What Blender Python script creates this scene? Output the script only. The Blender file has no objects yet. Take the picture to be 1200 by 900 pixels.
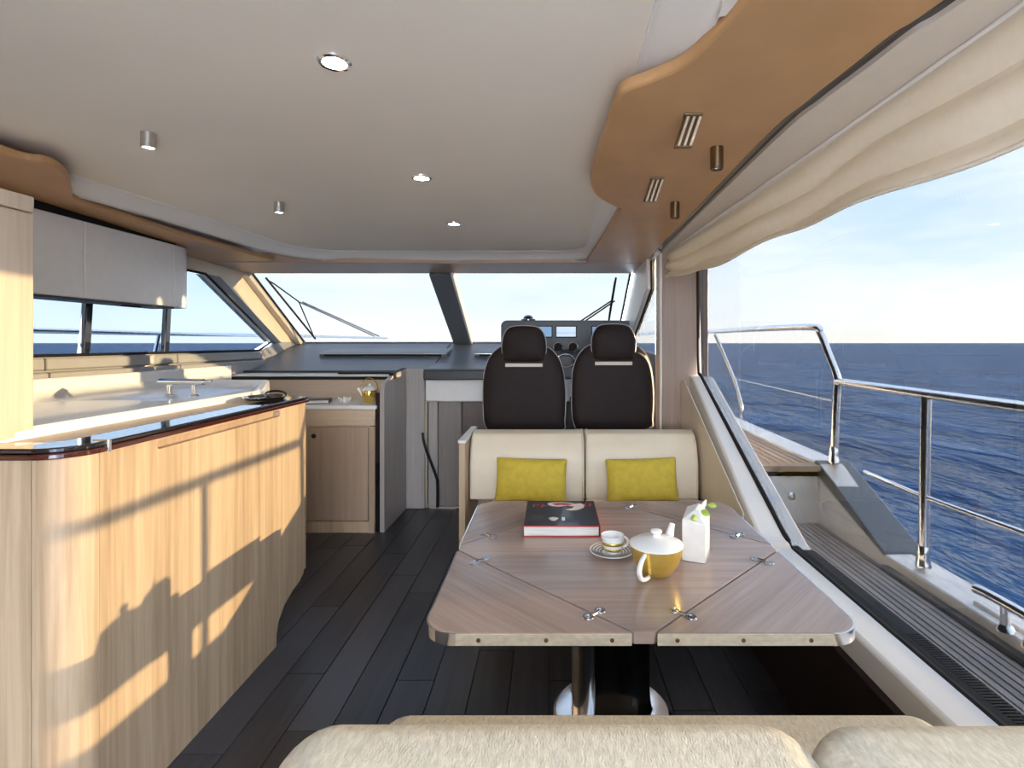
import bpy, bmesh, math, random
from mathutils import Vector, Matrix
random.seed(4)
PI = math.pi
SC = bpy.context.scene
COL = SC.collection
CAM_Z = 1.3
# ------------------------------------------------------------------ camera
cam_d = bpy.data.cameras.new('camera'); cam = bpy.data.objects.new('camera', cam_d); COL.objects.link(cam)
cam.location = (0, 0, CAM_Z); cam.rotation_euler = (PI/2, 0, 0)
cam_d.sensor_width = 36; cam_d.lens = 18.81; cam_d.shift_x = -0.0375; cam_d.shift_y = -0.04
cam_d.clip_start = 0.02; cam_d.clip_end = 60000
SC.camera = cam
# ------------------------------------------------------------------ sky
W = bpy.data.worlds.new('sky'); SC.world = W; W.use_nodes = True
nt = W.node_tree; nt.nodes.clear()
def N(nt, t, **kw):
    n = nt.nodes.new(t)
    for k, v in kw.items(): setattr(n, k, v)
    return n
def ramp(n, stops):
    cr = n.color_ramp
    while len(cr.elements) > 1: cr.elements.remove(cr.elements[-1])
    cr.elements[0].position = stops[0][0]; cr.elements[0].color = (*stops[0][1], 1)
    for p, c in stops[1:]:
        e = cr.elements.new(p); e.color = (*c, 1)
SKY_STRENGTH = 8.0
out = N(nt, 'ShaderNodeOutputWorld'); bg = N(nt, 'ShaderNodeBackground'); bg.inputs['Strength'].default_value = SKY_STRENGTH
tc = N(nt, 'ShaderNodeTexCoord'); sp = N(nt, 'ShaderNodeSeparateXYZ'); nt.links.new(tc.outputs['Generated'], sp.inputs[0])
rp = N(nt, 'ShaderNodeValToRGB'); nt.links.new(sp.outputs['Z'], rp.inputs[0])
ramp(rp, [(0.0, (0.90, 0.83, 0.72)), (0.03, (0.86, 0.86, 0.82)), (0.12, (0.66, 0.78, 0.90)), (0.35, (0.42, 0.60, 0.86)), (1.0, (0.28, 0.44, 0.75))])
mp = N(nt, 'ShaderNodeMapping'); mp.inputs['Scale'].default_value = (1.0, 1.6, 5.0); mp.inputs['Rotation'].default_value = (0.25, 0.1, 0.5)
nt.links.new(tc.outputs['Generated'], mp.inputs[0])
nz = N(nt, 'ShaderNodeTexNoise'); nz.inputs['Scale'].default_value = 2.2; nz.inputs['Detail'].default_value = 7; nz.inputs['Roughness'].default_value = 0.58
nt.links.new(mp.outputs[0], nz.inputs['Vector'])
cr = N(nt, 'ShaderNodeValToRGB'); ramp(cr, [(0.36, (0, 0, 0)), (0.66, (0.8, 0.8, 0.8))]); nt.links.new(nz.outputs['Fac'], cr.inputs[0])
mx = N(nt, 'ShaderNodeMix', data_type='RGBA'); nt.links.new(cr.outputs[0], mx.inputs[0]); nt.links.new(rp.outputs[0], mx.inputs[6]); mx.inputs[7].default_value = (0.94, 0.94, 0.95, 1)
nt.links.new(mx.outputs[2], bg.inputs[0]); nt.links.new(bg.outputs[0], out.inputs[0])
# ------------------------------------------------------------------ sun (low, from starboard)
sd = bpy.data.lights.new('sun', 'SUN'); sd.energy = 38.0; sd.angle = 0.011; sd.color = (1.0, 0.72, 0.38)
sun = bpy.data.objects.new('sun', sd); COL.objects.link(sun)
sun.rotation_euler = Vector((-1, -0.125, -0.096)).to_track_quat('-Z', 'Y').to_euler()
# ------------------------------------------------------------------ exposure
SC.view_settings.view_transform = 'Standard'; SC.view_settings.look = 'None'
SC.view_settings.exposure = 1.2; SC.view_settings.gamma = 1; SC.view_settings.use_curve_mapping = False
try:
    SC.cycles.max_bounces = 14; SC.cycles.transparent_max_bounces = 16; SC.cycles.diffuse_bounces = 7; SC.cycles.sample_clamp_indirect = 6
except Exception: pass

# ================================================================== materials
MATS = {}
def base(name):
    m = bpy.data.materials.new(name); m.use_nodes = True
    return m, m.node_tree, m.node_tree.nodes['Principled BSDF']
def plain(name, col, rough=0.5, metal=0.0, noise=0.0, nscale=20, bump=0.0, bscale=60, coat=0.0, spec=0.5, bdist=0.01, stretch=(1, 1, 1)):
    if name in MATS: return MATS[name]
    m, t, b = base(name)
    b.inputs['Base Color'].default_value = (*col, 1); b.inputs['Roughness'].default_value = rough; b.inputs['Metallic'].default_value = metal
    b.inputs['Coat Weight'].default_value = coat; b.inputs['Coat Roughness'].default_value = 0.05; b.inputs['Specular IOR Level'].default_value = spec
    tc = N(t, 'ShaderNodeTexCoord'); mp = N(t, 'ShaderNodeMapping'); mp.inputs['Scale'].default_value = stretch; t.links.new(tc.outputs['Object'], mp.inputs[0])
    if noise:
        n = N(t, 'ShaderNodeTexNoise'); n.inputs['Scale'].default_value = nscale; n.inputs['Detail'].default_value = 5; t.links.new(mp.outputs[0], n.inputs['Vector'])
        r = N(t, 'ShaderNodeValToRGB'); ramp(r, [(0.3, tuple(c*(1-noise) for c in col)), (0.7, tuple(min(1, c*(1+noise)) for c in col))])
        t.links.new(n.outputs['Fac'], r.inputs[0]); t.links.new(r.outputs[0], b.inputs['Base Color'])
    if bump:
        n = N(t, 'ShaderNodeTexNoise'); n.inputs['Scale'].default_value = bscale; n.inputs['Detail'].default_value = 3; t.links.new(mp.outputs[0], n.inputs['Vector'])
        bp = N(t, 'ShaderNodeBump'); bp.inputs['Strength'].default_value = bump; bp.inputs['Distance'].default_value = bdist
        t.links.new(n.outputs['Fac'], bp.inputs['Height']); t.links.new(bp.outputs[0], b.inputs['Normal'])
    MATS[name] = m; return m
def wood(name, dark, light, grain='Z', rot=0.0, rough=0.4, scale=1.0, vary=0.0, coat=0.0, bump=0.08):
    """stretched noise grain; grain = the axis the fibres run along; rot = turn about Z"""
    if name in MATS: return MATS[name]
    m, t, b = base(name)
    tc = N(t, 'ShaderNodeTexCoord'); mr = N(t, 'ShaderNodeMapping'); mr.inputs['Rotation'].default_value = (0, 0, rot); t.links.new(tc.outputs['Object'], mr.inputs[0])
    ms = N(t, 'ShaderNodeMapping'); t.links.new(mr.outputs[0], ms.inputs[0])
    k = 46*scale; s = {'X': (k*.035, k, k), 'Y': (k, k*.035, k), 'Z': (k, k, k*.035)}[grain]; ms.inputs['Scale'].default_value = s
    n1 = N(t, 'ShaderNodeTexNoise'); n1.inputs['Scale'].default_value = 1.0; n1.inputs['Detail'].default_value = 6; n1.inputs['Roughness'].default_value = .65; n1.inputs['Distortion'].default_value = .4
    t.links.new(ms.outputs[0], n1.inputs['Vector'])
    n2 = N(t, 'ShaderNodeTexNoise'); n2.inputs['Scale'].default_value = .16; n2.inputs['Detail'].default_value = 3; t.links.new(ms.outputs[0], n2.inputs['Vector'])
    mxx = N(t, 'ShaderNodeMath', operation='MULTIPLY_ADD'); t.links.new(n1.outputs['Fac'], mxx.inputs[0]); mxx.inputs[1].default_value = .62
    m2 = N(t, 'ShaderNodeMath', operation='MULTIPLY'); t.links.new(n2.outputs['Fac'], m2.inputs[0]); m2.inputs[1].default_value = .38; t.links.new(m2.outputs[0], mxx.inputs[2])
    last = mxx
    if vary:
        oi = N(t, 'ShaderNodeObjectInfo'); mv = N(t, 'ShaderNodeMath', operation='MULTIPLY_ADD'); t.links.new(oi.outputs['Random'], mv.inputs[0]); mv.inputs[1].default_value = vary
        t.links.new(mxx.outputs[0], mv.inputs[2]); last = N(t, 'ShaderNodeMath', operation='SUBTRACT'); t.links.new(mv.outputs[0], last.inputs[0]); last.inputs[1].default_value = vary/2
    r = N(t, 'ShaderNodeValToRGB'); ramp(r, [(0.34, dark), (0.66, light)]); t.links.new(last.outputs[0], r.inputs[0]); t.links.new(r.outputs[0], b.inputs['Base Color'])
    b.inputs['Roughness'].default_value = rough; b.inputs['Coat Weight'].default_value = coat; b.inputs['Coat Roughness'].default_value = .12
    bp = N(t, 'ShaderNodeBump'); bp.inputs['Strength'].default_value = bump; bp.inputs['Distance'].default_value = .004; t.links.new(n1.outputs['Fac'], bp.inputs['Height']); t.links.new(bp.outputs[0], b.inputs['Normal'])
    MATS[name] = m; return m
def glass(name, tint, refl=1.0):
    m = bpy.data.materials.new(name); m.use_nodes = True; t = m.node_tree; t.nodes.clear()
    o = N(t, 'ShaderNodeOutputMaterial'); mix = N(t, 'ShaderNodeMixShader'); tr = N(t, 'ShaderNodeBsdfTransparent'); gl = N(t, 'ShaderNodeBsdfGlossy')
    tr.inputs[0].default_value = (*tint, 1); gl.inputs['Roughness'].default_value = 0.0; gl.inputs[0].default_value = (1, 1, 1, 1)
    fr = N(t, 'ShaderNodeLayerWeight'); fr.inputs[0].default_value = .5
    pw_ = N(t, 'ShaderNodeMath', operation='POWER'); pw_.inputs[1].default_value = 5; t.links.new(fr.outputs['Facing'], pw_.inputs[0])
    mu = N(t, 'ShaderNodeMath', operation='MULTIPLY_ADD'); mu.inputs[1].default_value = .9*refl; mu.inputs[2].default_value = .05*refl; t.links.new(pw_.outputs[0], mu.inputs[0])
    t.links.new(mu.outputs[0], mix.inputs[0]); t.links.new(tr.outputs[0], mix.inputs[1]); t.links.new(gl.outputs[0], mix.inputs[2]); t.links.new(mix.outputs[0], o.inputs[0])
    MATS[name] = m; return m
def emit(name, col, s):
    m, t, b = base(name); b.inputs['Base Color'].default_value = (*col, 1); b.inputs['Emission Color'].default_value = (*col, 1); b.inputs['Emission Strength'].default_value = s
    MATS[name] = m; return m

M_OAK = wood('light oak veneer', (0.32, 0.22, 0.135), (0.55, 0.42, 0.285), 'Z', rough=.45)
M_OAK_PALE = wood('pale oak veneer', (0.50, 0.39, 0.28), (0.64, 0.53, 0.41), 'Z', rough=.42)
M_OAK_H = wood('pale oak across', (0.50, 0.38, 0.27), (0.64, 0.50, 0.37), 'X', rough=.42)
M_ASH = wood('grey ash veneer', (0.34, 0.30, 0.28), (0.46, 0.42, 0.40), 'Z', rough=.4)
M_CABIN = wood('brown oak door', (0.33, 0.23, 0.16), (0.44, 0.32, 0.23), 'Z', rough=.45)
M_DARKDOOR = wood('dark walnut', (0.07, 0.045, 0.04), (0.12, 0.08, 0.07), 'Z', rough=.4)
M_FLOOR = wood('smoked floor plank', (0.015, 0.016, 0.020), (0.046, 0.047, 0.056), 'Y', rough=.32, vary=.35, bump=.25)
M_TEAK = wood('weathered teak', (0.30, 0.27, 0.25), (0.50, 0.46, 0.43), 'Y', rough=.6, vary=.2, bump=.25)
M_TEAKW = wood('warm teak', (0.34, 0.23, 0.15), (0.55, 0.40, 0.28), 'Y', rough=.6, vary=.2, bump=.25)
M_PILLAR = wood('taupe oak pillar', (0.26, 0.18, 0.14), (0.38, 0.28, 0.22), 'Z', rough=.35)
TD, TL = (0.28, 0.20, 0.16), (0.45, 0.34, 0.28)
M_TAB = wood('table ash grain across', TD, TL, 'X', 0, .26, .8, coat=.25)
M_TAB_P = wood('table ash grain diagonal', TD, TL, 'X', PI/4, .26, .8, coat=.25)
M_TAB_N = wood('table ash grain other diagonal', TD, TL, 'X', -PI/4, .26, .8, coat=.25)
M_WHITE = plain('white gelcoat', (0.81, 0.80, 0.79), .3, noise=.02, coat=.3)
M_CEIL = plain('warm white headliner', (0.80, 0.73, 0.62), .55, noise=.02, nscale=3, bump=.03, bscale=300)
M_COVE = plain('cream cove', (0.78, 0.75, 0.70), .4, noise=.01, nscale=4)
M_LEATHER = plain('tan leather', (0.50, 0.285, 0.125), .42, noise=.06, nscale=6, bump=.12, bscale=350, bdist=.002)
M_LEATHERP = plain('taupe leather', (0.42, 0.30, 0.22), .42, noise=.05, nscale=6, bump=.12, bscale=350, bdist=.002)
M_CREAM = plain('cream leather', (0.72, 0.62, 0.47), .42, noise=.03, nscale=8, bump=.1, bscale=250, bdist=.002)
M_BEIGE = plain('beige lining', (0.66, 0.59, 0.50), .45, noise=.02)
M_FABRIC = plain('woven cream fabric', (0.58, 0.53, 0.42), .9, noise=.16, nscale=160, bump=.5, bscale=420, bdist=.004, stretch=(1, .35, .25))
M_YELLOW = plain('mustard velvet', (0.60, 0.45, 0.05), .8, noise=.1, nscale=30, bump=.3, bscale=500)
M_SHADE = plain('cream shade cloth', (0.78, 0.73, 0.62), .8, noise=.03, nscale=40, bump=.15, bscale=500)
M_BLACK = plain('black rubber', (0.012, 0.012, 0.014), .65, spec=.2)
M_GLOSSB = plain('black lacquer', (0.012, 0.010, 0.012), .06, noise=.2, coat=1)
M_MAHOG = plain('dark red lacquer', (0.055, 0.012, 0.008), .12, coat=.8)
M_GREY = plain('grey dashboard skin', (0.15, 0.158, 0.17), .42, noise=.05, bump=.1, bscale=300)
M_GREYD = plain('dark grey skin', (0.035, 0.038, 0.045), .4, noise=.05)
M_CONSOLE = plain('blue grey console skin', (0.055, 0.068, 0.085), .4, noise=.05)
M_GREYW = plain('grey padded lining', (0.33, 0.32, 0.31), .5, noise=.04, bump=.08, bscale=300)
M_GREYP = plain('grey painted gelcoat', (0.10, 0.115, 0.13), .25, coat=.5)
M_SEAT = plain('dark brown leather', (0.022, 0.014, 0.013), .6, spec=.22, noise=.12, nscale=10, bump=.12, bscale=300, bdist=.002)
M_PIPE = plain('pale grey piping', (0.40, 0.40, 0.42), .4)
M_CHROME = plain('polished steel', (0.88, 0.88, 0.88), .12, 1.0)
M_RAIL = plain('satin polished rail steel', (0.92, 0.92, 0.92), .24, 1.0)
M_STEEL = plain('brushed steel', (0.62, 0.60, 0.56), .3, 1.0, noise=.05, nscale=80)
M_BRONZE = plain('bronze metal', (0.24, 0.17, 0.10), .3, 1.0)
M_BAND = plain('satin edge band', (0.66, 0.58, 0.44), .4, .25, noise=.12, nscale=90, stretch=(.6, 1, 1))
M_GOLD = plain('gold glaze', (0.78, 0.56, 0.13), .24, .75, noise=.06, nscale=50)
M_PORC = plain('white porcelain', (0.84, 0.84, 0.82), .12, coat=.6)
M_PAPER = plain('paper pages', (0.74, 0.70, 0.64), .8, noise=.14, nscale=500, stretch=(.02, .02, 1))
M_BOOKB = plain('black book cover', (0.016, 0.018, 0.022), .3, coat=.4)
M_RED = plain('red print', (0.50, 0.03, 0.03), .4)
M_PINK = plain('pale print', (0.72, 0.60, 0.56), .4)
M_VASE = plain('matt white ceramic', (0.76, 0.74, 0.70), .5, noise=.05, nscale=30)
M_LEAF = plain('fresh green leaf', (0.30, 0.42, 0.06), .5)
M_FLOWER = plain('white petal', (0.8, 0.8, 0.74), .6)
M_CAULK = plain('black caulking', (0.012, 0.012, 0.012), .6)
M_SCREEN = emit('lit display', (0.20, 0.34, 0.55), .35)
M_SCREENL = emit('pale lit display', (0.42, 0.52, 0.62), .5)
M_LAMP = emit('lamp lens', (1.0, 0.95, 0.86), 14)
M_GLASS = glass('tinted side glass', (0.252, 0.258, 0.264), .3)
M_GLASSF = glass('tinted windscreen glass', (0.252, 0.260, 0.266), .3)
M_GLASSP = glass('tinted port glass', (0.225, 0.250, 0.275), .3)
M_CLEAR = glass('clear ribbed glass', (0.8, 0.78, 0.7), 1.0)
_t = M_SHADE.node_tree; _o = _t.nodes['Material Output']; _m = N(_t, 'ShaderNodeMixShader'); _m.inputs[0].default_value = .2; _l = N(_t, 'ShaderNodeBsdfTranslucent'); _l.inputs[0].default_value = (.85, .82, .74, 1)
_t.links.new(_t.nodes['Principled BSDF'].outputs[0], _m.inputs[1]); _t.links.new(_l.outputs[0], _m.inputs[2]); _t.links.new(_m.outputs[0], _o.inputs[0])
# sea
msea, t, b = base('sea water'); b.inputs['Roughness'].default_value = .10; b.inputs['IOR'].default_value = 1.33; b.inputs['Specular IOR Level'].default_value = .30
tcs = N(t, 'ShaderNodeTexCoord'); hs = []
for sc_, dt, st in ((.30, 3, (1, .45, 1)), (1.3, 4, (1, .42, 1)), (5.0, 3, (1, .5, 1))):
    mm = N(t, 'ShaderNodeMapping'); mm.inputs['Scale'].default_value = st; mm.inputs['Rotation'].default_value = (0, 0, 1.2); t.links.new(tcs.outputs['Object'], mm.inputs[0])
    nn = N(t, 'ShaderNodeTexNoise'); nn.inputs['Scale'].default_value = sc_; nn.inputs['Detail'].default_value = dt; nn.inputs['Distortion'].default_value = .5; t.links.new(mm.outputs[0], nn.inputs['Vector']); hs.append(nn)
prev = None
for nn, dist in zip(hs, (1.9, .75, .13)):
    bp = N(t, 'ShaderNodeBump'); bp.inputs['Distance'].default_value = dist; bp.inputs['Strength'].default_value = .9; t.links.new(nn.outputs['Fac'], bp.inputs['Height'])
    if prev: t.links.new(prev.outputs[0], bp.inputs['Normal'])
    prev = bp
t.links.new(prev.outputs[0], b.inputs['Normal'])
rs = N(t, 'ShaderNodeValToRGB'); ramp(rs, [(0.35, (0.012, 0.05, 0.13)), (0.7, (0.03, 0.11, 0.26))]); t.links.new(hs[0].outputs['Fac'], rs.inputs[0])
df = N(t, 'ShaderNodeBsdfDiffuse'); gl_ = N(t, 'ShaderNodeBsdfGlossy'); gl_.inputs['Roughness'].default_value = .12; ms_ = N(t, 'ShaderNodeMixShader'); lw = N(t, 'ShaderNodeLayerWeight'); lw.inputs[0].default_value = .5
p3 = N(t, 'ShaderNodeMath', operation='POWER'); p3.inputs[1].default_value = 6; ma = N(t, 'ShaderNodeMath', operation='MULTIPLY_ADD'); ma.inputs[1].default_value = .42; ma.inputs[2].default_value = .025
t.links.new(rs.outputs[0], df.inputs[0]); t.links.new(prev.outputs[0], df.inputs['Normal']); t.links.new(prev.outputs[0], gl_.inputs['Normal']); t.links.new(prev.outputs[0], lw.inputs['Normal'])
t.links.new(lw.outputs['Facing'], p3.inputs[0]); t.links.new(p3.outputs[0], ma.inputs[0]); t.links.new(ma.outputs[0], ms_.inputs[0]); t.links.new(df.outputs[0], ms_.inputs[1]); t.links.new(gl_.outputs[0], ms_.inputs[2])
t.links.new(ms_.outputs[0], t.nodes['Material Output'].inputs[0])

# ================================================================== builders
F = 627.0
def P(px, py, d):                       # a point of the place at distance d
    return Vector(((px-645)/F*d, d, CAM_Z+(402-py)/F*d))
def G(px, py, z):                       # ... on the level z
    return P(px, py, F*(CAM_Z-z)/(py-402))
def zl(d): return 2.03-.036*d           # underside of the leather panels, falls forward
def zc(d): return 2.10-.036*d           # headliner
def U(px, py, a=2.03):
    return P(px, py, (a-CAM_Z)/((402-py)/F+.036))
class MB:
    def __init__(s): s.v = []; s.f = []
    def add(s, v, f):
        k = len(s.v); s.v += [Vector(p) for p in v]; s.f += [tuple(i+k for i in q) for q in f]; return s
    def box(s, x0, x1, y0, y1, z0, z1):
        return s.add([(x, y, z) for z in (z0, z1) for y in (y0, y1) for x in (x0, x1)], [(0, 2, 3, 1), (4, 5, 7, 6), (0, 1, 5, 4), (2, 6, 7, 3), (0, 4, 6, 2), (1, 3, 7, 5)])
    def loft(s, rings, caps=True, closed=True):
        n = len(rings[0]); v = [p for r in rings for p in r]; f = []
        for i in range(len(rings)-1):
            for j in range(n if closed else n-1):
                k = (j+1) % n; f.append((i*n+j, i*n+k, (i+1)*n+k, (i+1)*n+j))
        if caps: f.append(tuple(reversed(range(n)))); f.append(tuple(range((len(rings)-1)*n, len(rings)*n)))
        return s.add(v, f)
    def prism(s, poly, axis, a, b):      # poly in the other two coordinates, may vary by functions
        def pt(p, c):
            c = c(p) if callable(c) else c
            return {'X': (c, p[0], p[1]), 'Y': (p[0], c, p[1]), 'Z': (p[0], p[1], c)}[axis]
        return s.loft([[pt(p, a) for p in poly], [pt(p, b) for p in poly]])
    def tube(s, pts, r, n=12, closed=False):
        pts = [Vector(p) for p in pts]; rings = []; m = len(pts); up = None
        for i, p in enumerate(pts):
            if closed: tdir = (pts[(i+1) % m]-pts[i-1]).normalized()
            else: tdir = (pts[min(i+1, m-1)]-pts[max(i-1, 0)]).normalized()
            if up is None: up = Vector((0, 0, 1)) if abs(tdir.z) < .9 else Vector((1, 0, 0))
            a = tdir.cross(up).normalized(); bb = a.cross(tdir).normalized(); up = bb
            rr = r[i] if isinstance(r, (list, tuple)) else r
            rings.append([p+(a*math.cos(q)+bb*math.sin(q))*rr for q in (2*PI*j/n for j in range(n))])
        if closed: rings.append(rings[0]); return s.loft(rings, caps=False)
        return s.loft(rings)
    def lathe(s, prof, c, n=32, ax=(1, 1)):
        return s.loft([[(c[0]+r*ax[0]*math.cos(2*PI*j/n), c[1]+r*ax[1]*math.sin(2*PI*j/n), c[2]+z) for j in range(n)] for r, z in prof], caps=True)
    def grid(s, fn, nu, nv):
        v = [fn(i/nu, j/nv) for i in range(nu+1) for j in range(nv+1)]
        return s.add(v, [(i*(nv+1)+j, (i+1)*(nv+1)+j, (i+1)*(nv+1)+j+1, i*(nv+1)+j+1) for i in range(nu) for j in range(nv)])
    def xform(s, M):
        s.v = [M @ p for p in s.v]; return s
def rootof(o):
    while o.parent: o = o.parent
    return o
def obj(name, mb, mat, parent=None, bevel=0, seg=2, smooth=True, sub=0, origin=None, solid=0):
    off = rootof(parent).location.copy() if parent else Vector(origin or (0, 0, 0))
    me = bpy.data.meshes.new(name); me.from_pydata([tuple(p-off) for p in mb.v], [], mb.f)
    bm = bmesh.new(); bm.from_mesh(me); bmesh.ops.remove_doubles(bm, verts=bm.verts, dist=1e-6); bmesh.ops.recalc_face_normals(bm, faces=bm.faces); bm.to_mesh(me); bm.free()
    for p in me.polygons: p.use_smooth = smooth
    me.materials.append(mat)
    o = bpy.data.objects.new(name, me); COL.objects.link(o)
    if parent: o.parent = parent
    else: o.location = off
    if solid:
        k = o.modifiers.new('thick', 'SOLIDIFY'); k.thickness = solid; k.offset = 0
    if bevel:
        k = o.modifiers.new('edge', 'BEVEL'); k.width = bevel; k.segments = seg; k.limit_method = 'ANGLE'; k.angle_limit = .6
    if sub:
        k = o.modifiers.new('sub', 'SUBSURF'); k.levels = sub; k.render_levels = sub
    if smooth:
        try: me.set_sharp_from_angle(angle=.65)
        except Exception: pass
        if bevel:
            k = o.modifiers.new('wn', 'WEIGHTED_NORMAL'); k.keep_sharp = True
    return o
def tag(o, label, cat=None, group=None, kind=None):
    o['label'] = label
    if cat: o['category'] = cat
    if group: o['group'] = group
    if kind: o['kind'] = kind
    return o
def thing(name, loc, label, cat, group=None, kind=None):
    o = bpy.data.objects.new(name, None); o.empty_display_size = .05; COL.objects.link(o); o.location = Vector(loc)
    return tag(o, label, cat, group, kind)
def struct(name, mb, mat, label=None, **k):
    o = obj(name, mb, mat, **k); o['kind'] = 'structure'
    if label: o['label'] = label
    return o
def sgroup(name, label=None, loc=(0, 0, 0)):
    o = bpy.data.objects.new(name, None); COL.objects.link(o); o.location = Vector(loc); o['kind'] = 'structure'
    if label: o['label'] = label
    return o
def copy_tree(o, parent=None, delta=None, label=None):
    c = o.copy(); COL.objects.link(c); c.parent = parent
    if delta is not None: c.location = o.location+Vector(delta)
    if label: c['label'] = label
    for ch in list(o.children): copy_tree(ch, c)
    return c
def rounded(poly, radii, n=6):
    outp = []; m = len(poly)
    for i in range(m):
        r = radii[i] if isinstance(radii, (list, tuple)) else radii
        p = Vector(poly[i]); a = Vector(poly[i-1])-p; b = Vector(poly[(i+1) % m])-p
        if r <= 0: outp.append(tuple(p)); continue
        a.normalize(); b.normalize(); ang = math.acos(max(-1, min(1, a.dot(b)))); dd = r/math.tan(ang/2)
        q0 = p+a*dd; q1 = p+b*dd
        c = p+(a+b).normalized()*(r/math.sin(ang/2)); u = q0-c; w = q1-c; th = math.acos(max(-1, min(1, u.dot(w)/(r*r))))
        for k in range(n+1):
            s_ = k/n; outp.append(tuple(c+(u*math.sin((1-s_)*th)+w*math.sin(s_*th))/math.sin(th)))
    return outp
def smoothpath(pts, n=6):
    pts = [Vector(p) for p in pts]; o = []
    for i in range(len(pts)-1):
        p0 = pts[max(i-1, 0)]; p1 = pts[i]; p2 = pts[i+1]; p3 = pts[min(i+2, len(pts)-1)]
        for k in range(n):
            t_ = k/n; o.append(.5*((2*p1)+(p2-p0)*t_+(2*p0-5*p1+4*p2-p3)*t_*t_+(3*p1-p0-3*p2+p3)*t_**3))
    return o+[pts[-1]]
def pillow(c, w, h, d, M=None, n=14, p=2.6, pin=.04):
    """soft cushion in the X-Z plane"""
    mb = MB()
    for sgn in (1, -1):
        def fn(u, v, sgn=sgn):
            a = 2*u-1; b_ = 2*v-1; t_ = max(0, (1-abs(a)**p)*(1-abs(b_)**p))**.45
            return Vector((a*w/2*(1-pin*(1-b_*b_)*abs(a)), sgn*d/2*t_, b_*h/2*(1-pin*(1-a*a)*abs(b_))))
        mb.grid(fn, n, n)
    if M: mb.xform(M)
    return mb.xform(Matrix.Translation(c))

# ================================================================== SETTING
# ---- floor: dark slab with separate planks
floor = struct('floor', MB().box(-2.6, .90, -1.3, 4.30, -.08, -.006), M_CAULK, 'dark slab under the smoked wood planks')
pw = .147; x = -.74-12*pw
row = 0
while x < .90:
    y = -1.2-random.random()*.9
    while y < 4.22:
        L = random.choice((.95, 1.2, 1.4)); y1 = min(y+L, 4.22)
        a = max(y, -1.2)
        if y1-a > .05 and x+pw > -2.55:
            obj('plank', MB().box(max(x, -2.58)+.0015, min(x+pw, .90)-.0015, a+.0015, y1-.0015, -.006, .001), M_FLOOR, floor, bevel=.0012, seg=1)
        y = y1
        if y1 >= 4.22: break
    x += pw; row += 1
# ---- port wall (wall_left), with the long side window opening
XL = -2.5
wl = sgroup('wall_left', 'port side wall with padded grey lining under the window')
wpoly_low = [(-1.3, -.08), (5.31, -.08), (5.31, 1.31), (4.93, 1.31), (4.60, 1.235), (1.42, 1.235), (1.42, 2.02), (-1.3, 2.08)]
obj('lower_lining', MB().prism(wpoly_low, 'X', XL-.06, XL), M_GREYW, wl)
obj('upper_lining', MB().prism([(1.42, 1.80), (3.86, 1.80), (4.79, 1.31), (5.31, 1.31), (4.40, 1.872), (4.38, 1.95), (1.42, 2.06)], 'X', XL-.06, XL), M_CREAM, wl)
pil = obj('window_pillar', MB().prism([(3.875, 1.80), (4.03, 1.80), (4.96, 1.30), (4.81, 1.30)], 'X', XL-.05, XL+.015), M_GREY, wl, bevel=.008)
# padded panels under the window
for (y0, y1) in ((1.5, 2.62), (2.62, 3.55), (3.55, 4.6)):
    obj('padded_panel', MB().box(XL, XL+.03, y0+.004, y1-.004, 1.165, 1.225), M_GREYW, wl, bevel=.008)
    obj('padded_panel', MB().box(XL, XL+.05, y0+.004, y1-.004, 1.06, 1.155), M_GREYW, wl, bevel=.008)
# side window
w1 = sgroup('window_1', 'port side window in three panes')
obj('pane', MB().prism([(1.43, 1.245), (2.86, 1.245), (2.93, 1.79), (1.43, 1.79)], 'X', XL-.035, XL-.03), M_GLASSP, w1, smooth=False)
obj('pane', MB().prism([(2.90, 1.245), (3.48, 1.245), (3.52, 1.79), (2.96, 1.79)], 'X', XL-.035, XL-.03), M_GLASSP, w1, smooth=False)
obj('pane', MB().prism([(3.52, 1.245), (4.57, 1.245), (4.78, 1.315), (3.87, 1.795), (3.56, 1.795)], 'X', XL-.035, XL-.03), M_GLASSP, w1, smooth=False)
for a in (2.895, 3.50):
    obj('mullion', MB().prism([(a-.02, 1.24), (a+.025, 1.24), (a+.065, 1.80), (a+.02, 1.80)], 'X', XL-.04, XL-.008), M_GLOSSB, w1, bevel=.006)
fr_path = [(XL+.006, y, z) for y, z in ((1.43, 1.238), (3, 1.238), (4.58, 1.238), (4.80, 1.318), (3.87, 1.80), (1.43, 1.80))]
obj('window_gasket', MB().tube(fr_path, .009, 6), M_BLACK, w1)
# ---- starboard wall: inner face, ledge, coaming, upper header
XG = 1.0
wr = sgroup('wall_right', 'starboard side below and around the big window')
wc = [(-1.3, -.06), (-1.3, .465), (2.17, .465), (2.26, .49), (3.5, 1.08), (3.66, 1.08), (3.66, -.06)]
def xin(p): return .877+max(0, (p[0]-2.2))/1.4*.055 if p[1] > .3 else .862
obj('coaming', MB().prism(wc, 'X', xin, XG-.012), M_COVE, wr, bevel=.012, seg=3)
obj('kick_panel', MB().box(.852, .8765, -1.3, 3.05, .002, .385), M_SEAT, wr, bevel=.003)
obj('outer_side', MB().prism([(-1.3, -.5), (-1.3, .445), (2.2, .445), (3.54, 1.075), (3.7, 1.075), (3.7, -.5)], 'X', XG-.01, XG+.075), M_WHITE, wr, bevel=.008)
obj('sill_cap', MB().box(XG+.007, XG+.082, -1.3, 2.2, .40, .451), M_BLACK, wr, bevel=.003)
obj('track', MB().box(XG-.014, XG+.018, -1.3, 2.2, .445, .467), M_BLACK, wr)
rib = MB()
for i in range(60): rib.box(XG+.03, XG+.072, .9+i*.011, .906+i*.011, .45, .458)
rbo = obj('ribbed_strip', rib, M_BLACK, wr); rbo['kind'] = 'stuff'
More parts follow.
